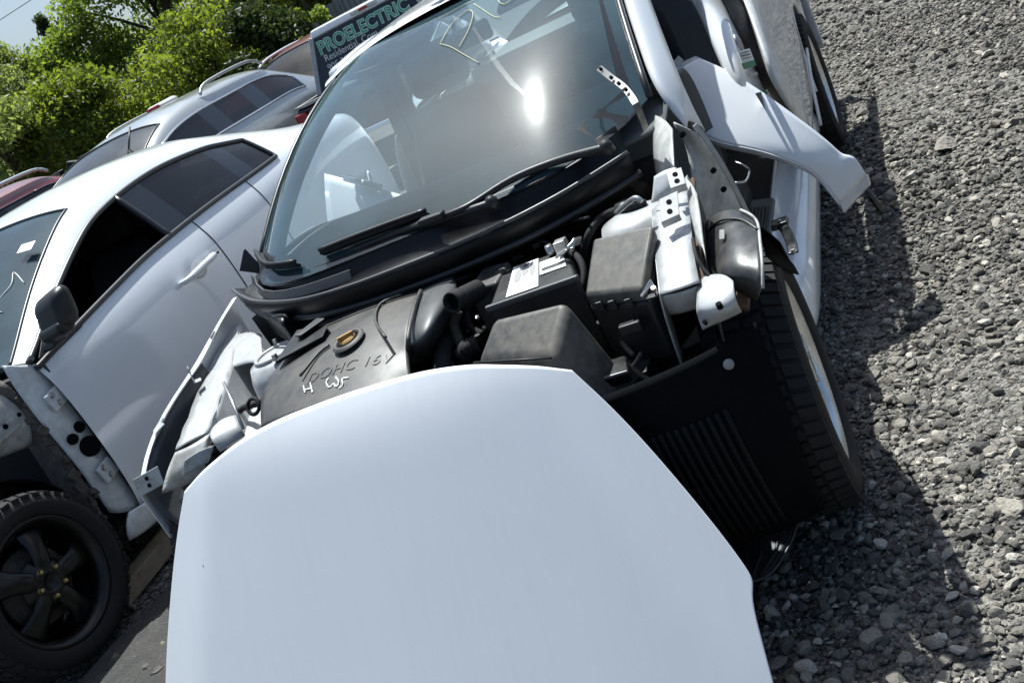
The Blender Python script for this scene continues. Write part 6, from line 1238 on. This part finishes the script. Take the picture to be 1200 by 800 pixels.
#part('roof_strip', MB().strap([(-6.08, 5.75, 1.40), (-6.12, 6.1, 1.475), (-6.14, 6.6, 1.50)], 0.05, 0.02, (0, 0, 1)), 'black_plastic', wag)
# red wagon at the left
red = empty('red_wagon', (-7.95, 5.5, 0), 'dark red wagon with silver roof rails at the left edge', 'car')
suv(red, -7.95, 3.3, 4.7, 1.80, 1.655, 1.10, 'red_paint', 'tinted_glass', 'seal_rubber', dict(ws0=4.3, ws1=5.2, rr=7.0, re=8.05, div=[5.6, 6.22, 6.40, 6.8], pil=[(6.22, 6.40)]), rear_slope=0.5)
for sg in (1, -1):
    xx = -7.95 + sg*0.62; part('roof_rail', MB().tube(spline([(xx, 5.2, 1.58), (xx, 5.4, 1.66), (xx, 6.1, 1.675), (xx, 6.85, 1.655), (xx, 7.05, 1.58)], 5), 0.020, 8), 'alloy', red, smooth=True)
for y in (4.2, 7.1):
    for sg in (1, -1): rough_wheel(red, -7.95+sg*0.83, y, sg)
# black hatchback with raised hood behind the red wagon
blk_ = empty('black_hatchback', (-9.4, 9.5, 0), 'black car with parts stacked on top beyond the red wagon', 'car')
suv(blk_, -9.3, 7.2, 4.2, 1.75, 1.38, 0.98, 'black_paint', 'tinted_glass', 'seal_rubber', dict(ws0=8.2, ws1=9.0, rr=10.5, re=11.4, div=[9.4, 9.5], pil=[(9.4, 9.5)]), rear_slope=0.5)
for y in (8.1, 10.6):
    for sg in (1, -1): rough_wheel(blk_, -9.3+sg*0.80, y, sg)
scr = MB()
for k in range(9): scr.box((-9.0+rng.uniform(-0.7, 0.6), 9.7+rng.uniform(-0.7, 0.7), 1.40+rng.uniform(0, 0.10)), tuple(rng.uniform(0.06, 0.42, 3)*np.array([1, 1, 0.4])), Matrix.Rotation(rng.uniform(0, 3), 3, 'Z') @ Matrix.Rotation(rng.uniform(-0.4, 0.4), 3, 'X'))
scr.box((-8.7, 9.4, 1.52), (0.3, 1.2, 0.03), Matrix.Rotation(0.12, 3, 'X')); part('roof_load', scr, 'black_plastic', blk_, bevel=0.01)
# red wagon with pale roof behind the silver wagon
rv = empty('red_van', (-5.75, 11.0, 0), 'red van with pale roof edge between silver wagon and truck', 'car')
suv(rv, -5.62, 8.85, 4.6, 1.85, 1.60, 1.02, 'red_paint', 'tinted_glass', 'white_paint', dict(ws0=9.6, ws1=10.2, rr=12.4, re=13.3, div=[10.8, 10.95], pil=[(10.8, 10.95)], dark=True), rear_slope=0.4, trim_r=0.018)
for sg in (1, -1):
    xx = -5.62 + sg*0.60; part('roof_rail', MB().tube(spline([(xx, 10.2, 1.50), (xx, 10.5, 1.56), (xx, 11.3, 1.585), (xx, 12.2, 1.55)], 5), 0.018, 8), 'white_paint', rv, smooth=True)
for y in (9.8, 12.5):
    for sg in (1, -1): rough_wheel(rv, -5.62+sg*0.85, y, sg)

# white hatchback nose-on behind the wreck, seen through its cabin
wh_ = empty('white_hatchback', (-1.30, 6.7, 0), 'white hatchback parked behind the stripped sedan, seen through its windows', 'car')
suv(wh_, -1.30, 4.72, 4.1, 1.74, 1.40, 0.90, 'white_shell', 'tinted_glass', 'seal_rubber', dict(ws0=5.35, ws1=6.2, rr=7.9, re=8.8, div=[6.6, 6.7, 7.3], pil=[(6.6, 6.7)]), rear_slope=0.5)
for y in (5.55, 8.1):
    for sg in (1, -1): rough_wheel(wh_, -1.30+sg*0.80, y, sg, 0.31)
# ---- pickup truck with a white cap, seen from behind
pk = empty('pickup_truck', (-2.9, 8.5, 0), 'black pickup truck with white cap and lettered rear glass', 'truck')
PXL, PXR, PY = -3.88, -2.32, 7.02
box_ = MB().hexa([(PXL-0.08, 6.62, 0.45), (PXR+0.08, 6.62, 0.45), (PXR+0.08, 9.1, 0.45), (PXL-0.08, 9.1, 0.45)], [(PXL-0.06, 6.62, 1.0), (PXR+0.06, 6.62, 1.0), (PXR+0.06, 9.1, 1.0), (PXL-0.06, 9.1, 1.0)]); part('box', box_, 'black_paint', pk, bevel=0.04, seg=3)
part('tailgate', MB().box(((PXL+PXR)/2, 6.60, 0.72), (1.36, 0.05, 0.48)), 'black_paint', pk, bevel=0.02)
part('tailgate_handle', MB().box(((PXL+PXR)/2, 6.565, 0.86), (0.20, 0.025, 0.06)), 'black_plastic', pk, bevel=0.01)
for sx in (PXL-0.005, PXR+0.005): part('tail_lamp', MB().box((sx, 6.60, 0.78), (0.13, 0.06, 0.36)), 'lamp_red', pk, bevel=0.015)
part('box_rail', MB().strap([(PXL-0.03, 6.62, 1.012), (PXL-0.03, 9.1, 1.012)], 0.06, 0.02, (1, 0, 0)), 'steel', pk); part('box_rail', MB().strap([(PXR+0.03, 6.62, 1.012), (PXR+0.03, 9.1, 1.012)], 0.06, 0.02, (1, 0, 0)), 'steel', pk); part('tailgate_rail', MB().strap([(PXL, 6.62, 1.012), (PXR, 6.62, 1.012)], 0.06, 0.02, (0, 1, 0)), 'steel', pk)
part('rear_bumper', MB().box(((PXL+PXR)/2, 6.50, 0.52), (1.75, 0.16, 0.16)), 'chrome', pk, bevel=0.03)
GZ0, GZ1 = 1.03, 1.495; tl = 0.20     # glass leans forwards
def cap_pt(x, z, dy=0.0): return (x, PY + (z-GZ0)*tl + dy, z)
capb = MB().hexa([(PXL+0.02, PY+0.03, 1.02), (PXR-0.02, PY+0.03, 1.02), (PXR-0.02, 9.05, 1.02), (PXL+0.02, 9.05, 1.02)], [(PXL+0.19, PY+0.13, 1.565), (PXR-0.19, PY+0.13, 1.565), (PXR-0.19, 9.0, 1.565), (PXL+0.19, 9.0, 1.565)])
cpo = part('cap', capb, 'white_paint', pk, bevel=0.05, seg=4)
gl_ = MB().prism([cap_pt(PXL+0.075, GZ0+0.0, 0.012), cap_pt(PXR-0.075, GZ0+0.0, 0.012), cap_pt(PXR-0.23, GZ1, 0.012), cap_pt(PXL+0.23, GZ1, 0.012)], (0, -0.012, 0)); part('rear_glass', gl_, 'black_gloss', pk, bevel=0.003)
frm = MB()
for a, b in (((PXL+0.045, GZ0-0.02), (PXL+0.205, GZ1+0.02)), ((PXR-0.045, GZ0-0.02), (PXR-0.205, GZ1+0.02))): frm.strap([cap_pt(*a), cap_pt(*b)], 0.05, 0.03, (1, 0, 0))
frm.strap([cap_pt(PXL+0.07, GZ0-0.025), cap_pt(PXR-0.07, GZ0-0.025)], 0.035, 0.03, (0, 0, 1)); part('glass_frame', frm, 'bay_white', pk, bevel=0.006)
part('cap_visor', MB().hexa([cap_pt(PXL+0.20, GZ1+0.008, -0.015), cap_pt(PXR-0.20, GZ1+0.008, -0.015), cap_pt(PXR-0.20, GZ1+0.01, 0.08), cap_pt(PXL+0.20, GZ1+0.01, 0.08)], [cap_pt(PXL+0.22, GZ1+0.075, 0.0), cap_pt(PXR-0.22, GZ1+0.075, 0.0), cap_pt(PXR-0.22, GZ1+0.085, 0.08), cap_pt(PXL+0.22, GZ1+0.085, 0.08)]), 'white_paint', cpo, bevel=0.012, seg=3)
lmp = part('brake_lamp', MB().box(cap_pt(-3.03, GZ1+0.045, -0.012), (0.30, 0.03, 0.035)), 'lamp_clear', cpo, bevel=0.006); part('lamp_lens', MB().box(cap_pt(-3.03, GZ1+0.045, -0.022), (0.10, 0.02, 0.026)), 'lamp_red', cpo, bevel=0.004)
xd, yd = (1, 0, 0), (0, tl, 1.0)
def gpos(x, z, d): return cap_pt(x, z, -0.003-d)
T1 = gpos(-3.65, 1.342, 0.0)
text_mesh('lettering', 'PROELECTRIC', 0.168, 'letter_pale', pk, T1, xd, yd, 0.0008, 0.0075, 1.0)
text_mesh('lettering', 'PROELECTRIC', 0.168, 'letter_green', pk, gpos(-3.65, 1.342, 0.003), xd, yd, 0.0008, 0.0, 1.0)
text_mesh('lettering', 'Residential, Com', 0.092, 'paper', pk, gpos(-3.63, 1.262, 0.0), xd, yd, 0.0008)
text_mesh('lettering', '905.30', 0.092, 'paper', pk, gpos(-3.635, 1.172, 0.0), xd, yd, 0.0008)
cabp = MB().hexa([(PXL+0.0, 9.14, 0.5), (PXR, 9.14, 0.5), (PXR, 12.2, 0.5), (PXL, 12.2, 0.5)], [(PXL+0.0, 9.14, 1.02), (PXR, 9.14, 1.02), (PXR-0.05, 12.1, 0.98), (PXL+0.05, 12.1, 0.98)]); part('cab_body', cabp, 'black_paint', pk, bevel=0.05, seg=3)
part('cab_roof', MB().hexa([(PXL+0.05, 9.2, 1.02), (PXR-0.05, 9.2, 1.02), (PXR-0.05, 11.0, 1.02), (PXL+0.05, 11.0, 1.02)], [(PXL+0.16, 9.35, 1.50), (PXR-0.16, 9.35, 1.50), (PXR-0.16, 10.4, 1.50), (PXL+0.16, 10.4, 1.50)]), 'black_paint', pk, bevel=0.06, seg=3)
for y in (7.75, 11.3):
    for sx, sg in ((PXL+0.06, -1), (PXR-0.06, 1)): rough_wheel(pk, sx, y, sg, 0.37)

# ---- hoses, cables and clips that fill the engine bay
hose('coolant_hose', [(0.137, 0.085, 0.750), (0.114, 0.061, 0.730), (0.130, 0.012, 0.710), (0.161, -0.008, 0.690)], 0.010, 'rubber', 0)
hose('coolant_hose', [(-0.026, 0.037, 0.630), (-0.042, 0.082, 0.650), (-0.002, 0.075, 0.680), (0.044, 0.067, 0.700)], 0.012, 'rubber', 0)
hose('vacuum_line', [(0.009, 0.119, 0.805), (0.064, 0.120, 0.810), (0.118, 0.137, 0.800), (0.117, 0.273, 0.780)], 0.0045, 'rubber', 0)
hose('battery_cable', [(0.418, 0.081, 0.795), (0.469, -0.002, 0.795), (0.485, -0.048, 0.770), (0.469, -0.079, 0.730), (0.421, -0.051, 0.670)], 0.008, 'rubber', 0)
hose('battery_cable', [(0.386, 0.097, 0.795), (0.352, 0.158, 0.805), (0.287, 0.224, 0.800), (0.209, 0.266, 0.780)], 0.005, 'seal_rubber', 0)
hose('wiring_loom', [(0.394, 0.031, 0.690), (0.428, -0.020, 0.680), (0.436, -0.041, 0.650), (0.407, -0.072, 0.630), (0.384, -0.090, 0.610)], 0.007, 'rubber', 7)
hose('wiring_loom', [(0.355, 0.003, 0.730), (0.401, 0.002, 0.730), (0.431, 0.010, 0.720), (0.453, -0.012, 0.690)], 0.006, 'sheath', 0)
hose('earth_strap', [(0.669, -0.029, 0.870), (0.658, -0.022, 0.880), (0.630, -0.001, 0.870), (0.589, 0.024, 0.850)], 0.006, 'steel', 0)
hose('coolant_hose', [(0.439, -0.059, 0.590), (0.481, -0.073, 0.600), (0.513, -0.104, 0.590), (0.522, -0.135, 0.570), (0.492, -0.139, 0.540)], 0.013, 'rubber', 0)
hose('wiring_loom', [(0.621, -0.140, 0.690), (0.602, -0.156, 0.670), (0.566, -0.160, 0.650), (0.543, -0.174, 0.630), (0.566, -0.215, 0.610)], 0.006, 'sheath', 8)
hose('wiring_loom', [(0.476, -0.061, 0.670), (0.517, -0.096, 0.660), (0.563, -0.119, 0.660), (0.585, -0.129, 0.640)], 0.005, 'rubber', 0)
hose('drain_tube', [(0.414, -0.076, 0.450), (0.425, -0.112, 0.430), (0.462, -0.160, 0.430), (0.503, -0.189, 0.450)], 0.005, 'sheath', 0)
hose('vacuum_line', [(0.485, 0.142, 0.830), (0.381, 0.245, 0.810), (0.296, 0.269, 0.800), (0.195, 0.313, 0.780), (0.095, 0.359, 0.770)], 0.004, 'rubber', 0)
for p, s_ in (((0.529, -0.110, 0.690), (0.035, 0.02, 0.025)), ((0.590, -0.173, 0.690), (0.02, 0.02, 0.03)), ((0.490, -0.097, 0.670), (0.025, 0.02, 0.02)), ((0.541, -0.136, 0.650), (0.03, 0.018, 0.02)), ((0.445, -0.104, 0.630), (0.022, 0.02, 0.02)), ((0.157, -0.033, 0.695), (0.02, 0.02, 0.02)), ((0.112, 0.042, 0.720), (0.018, 0.016, 0.02)), ((0.245, 0.203, 0.785), (0.03, 0.02, 0.02)), ((0.308, 0.196, 0.795), (0.02, 0.014, 0.016))):
    part('connector', MB().box(p, s_, Matrix.Rotation(0.4, 3, 'Z')), 'black_plastic', bevel=0.003)
for p in ((0.176, -0.019, 0.740), (0.195, -0.049, 0.720), (0.511, -0.121, 0.720), (0.567, -0.152, 0.720), (0.620, -0.188, 0.730), (0.694, -0.294, 0.770), (0.450, 0.042, 0.805), (0.412, -0.247, 0.650), (0.397, -0.244, 0.660), (0.503, -0.150, 0.680)):
    part('clip', MB().lathe([(0.0, 0.004), (0.005, 0.004), (0.006, 0.0), (0.006, -0.004)], p, (0.1, -0.5, 0.85), 8), 'steel')
part('box_seam', MB().tube([lerp(at_[0], at_[3], -0.02), lerp(at_[1], at_[2], -0.02)], 0.003, 5), 'black_plastic', abo, smooth=True)
# ---- bent sheet metal round the left tower
def crumple(rows, amp):
    return [[V(p) + Vector(rng.normal(scale=amp, size=3)) for p in r] for r in rows]
patch('bent_metal', crumple([[(-0.883, 0.395, 0.800), (-0.830, 0.402, 0.810), (-0.759, 0.380, 0.810), (-0.686, 0.329, 0.800)], [(-0.854, 0.313, 0.785), (-0.778, 0.283, 0.795), (-0.715, 0.276, 0.790), (-0.636, 0.235, 0.780)], [(-0.810, 0.246, 0.765), (-0.730, 0.202, 0.770), (-0.680, 0.203, 0.765), (-0.615, 0.172, 0.755)]], 0.006), 'bay_white', car, 0.003, 2)
patch('bent_metal', crumple([[(-0.670, -0.095, 0.715), (-0.648, -0.048, 0.720), (-0.613, -0.040, 0.715)], [(-0.636, -0.144, 0.700), (-0.613, -0.104, 0.700), (-0.578, -0.087, 0.695)], [(-0.635, -0.150, 0.670), (-0.612, -0.119, 0.670), (-0.585, -0.090, 0.665)]], 0.005), 'bay_white', car, 0.003, 2)
patch('bent_metal', crumple([[(-0.701, -0.204, 0.700), (-0.667, -0.179, 0.700), (-0.645, -0.147, 0.700)], [(-0.725, -0.216, 0.670), (-0.678, -0.204, 0.670), (-0.646, -0.169, 0.670)]], 0.006), 'bay_grey', car, 0.003, 2)
part('tower_bolt', MB().lathe([(0.0, 0.016), (0.008, 0.016), (0.010, 0.0), (0.016, -0.002)], (-0.52, 0.12, 0.775), (0, 0, 1), 8), 'steel'); part('tower_bolt', MB().lathe([(0.0, 0.016), (0.008, 0.016), (0.010, 0.0), (0.016, -0.002)], (-0.60, 0.26, 0.775), (0, 0, 1), 8), 'steel')
# ---- torn seam pieces on the right apron
patch('bent_metal', crumple([[(0.763, 0.054, 0.860), (0.777, 0.019, 0.855), (0.790, -0.034, 0.845)], [(0.765, -0.014, 0.835), (0.780, -0.048, 0.830), (0.793, -0.096, 0.820)], [(0.771, -0.091, 0.810), (0.783, -0.120, 0.805), (0.795, -0.163, 0.795)], [(0.777, -0.170, 0.785), (0.789, -0.196, 0.780), (0.795, -0.223, 0.770)]], 0.004), 'bay_grey', car, 0.003, 1)
patch('bent_metal', crumple([[(0.702, 0.057, 0.890), (0.726, 0.046, 0.895), (0.750, 0.033, 0.890)], [(0.689, 0.039, 0.865), (0.721, 0.005, 0.870), (0.746, 0.014, 0.865)], [(0.671, 0.046, 0.835), (0.708, 0.008, 0.840), (0.740, 0.008, 0.840)]], 0.006), 'bay_white', car, 0.003, 2)
hose('wiring_loom', [(0.769, -0.148, 0.790), (0.777, -0.211, 0.775), (0.786, -0.235, 0.755), (0.796, -0.252, 0.740)], 0.004, 'rubber', 0)
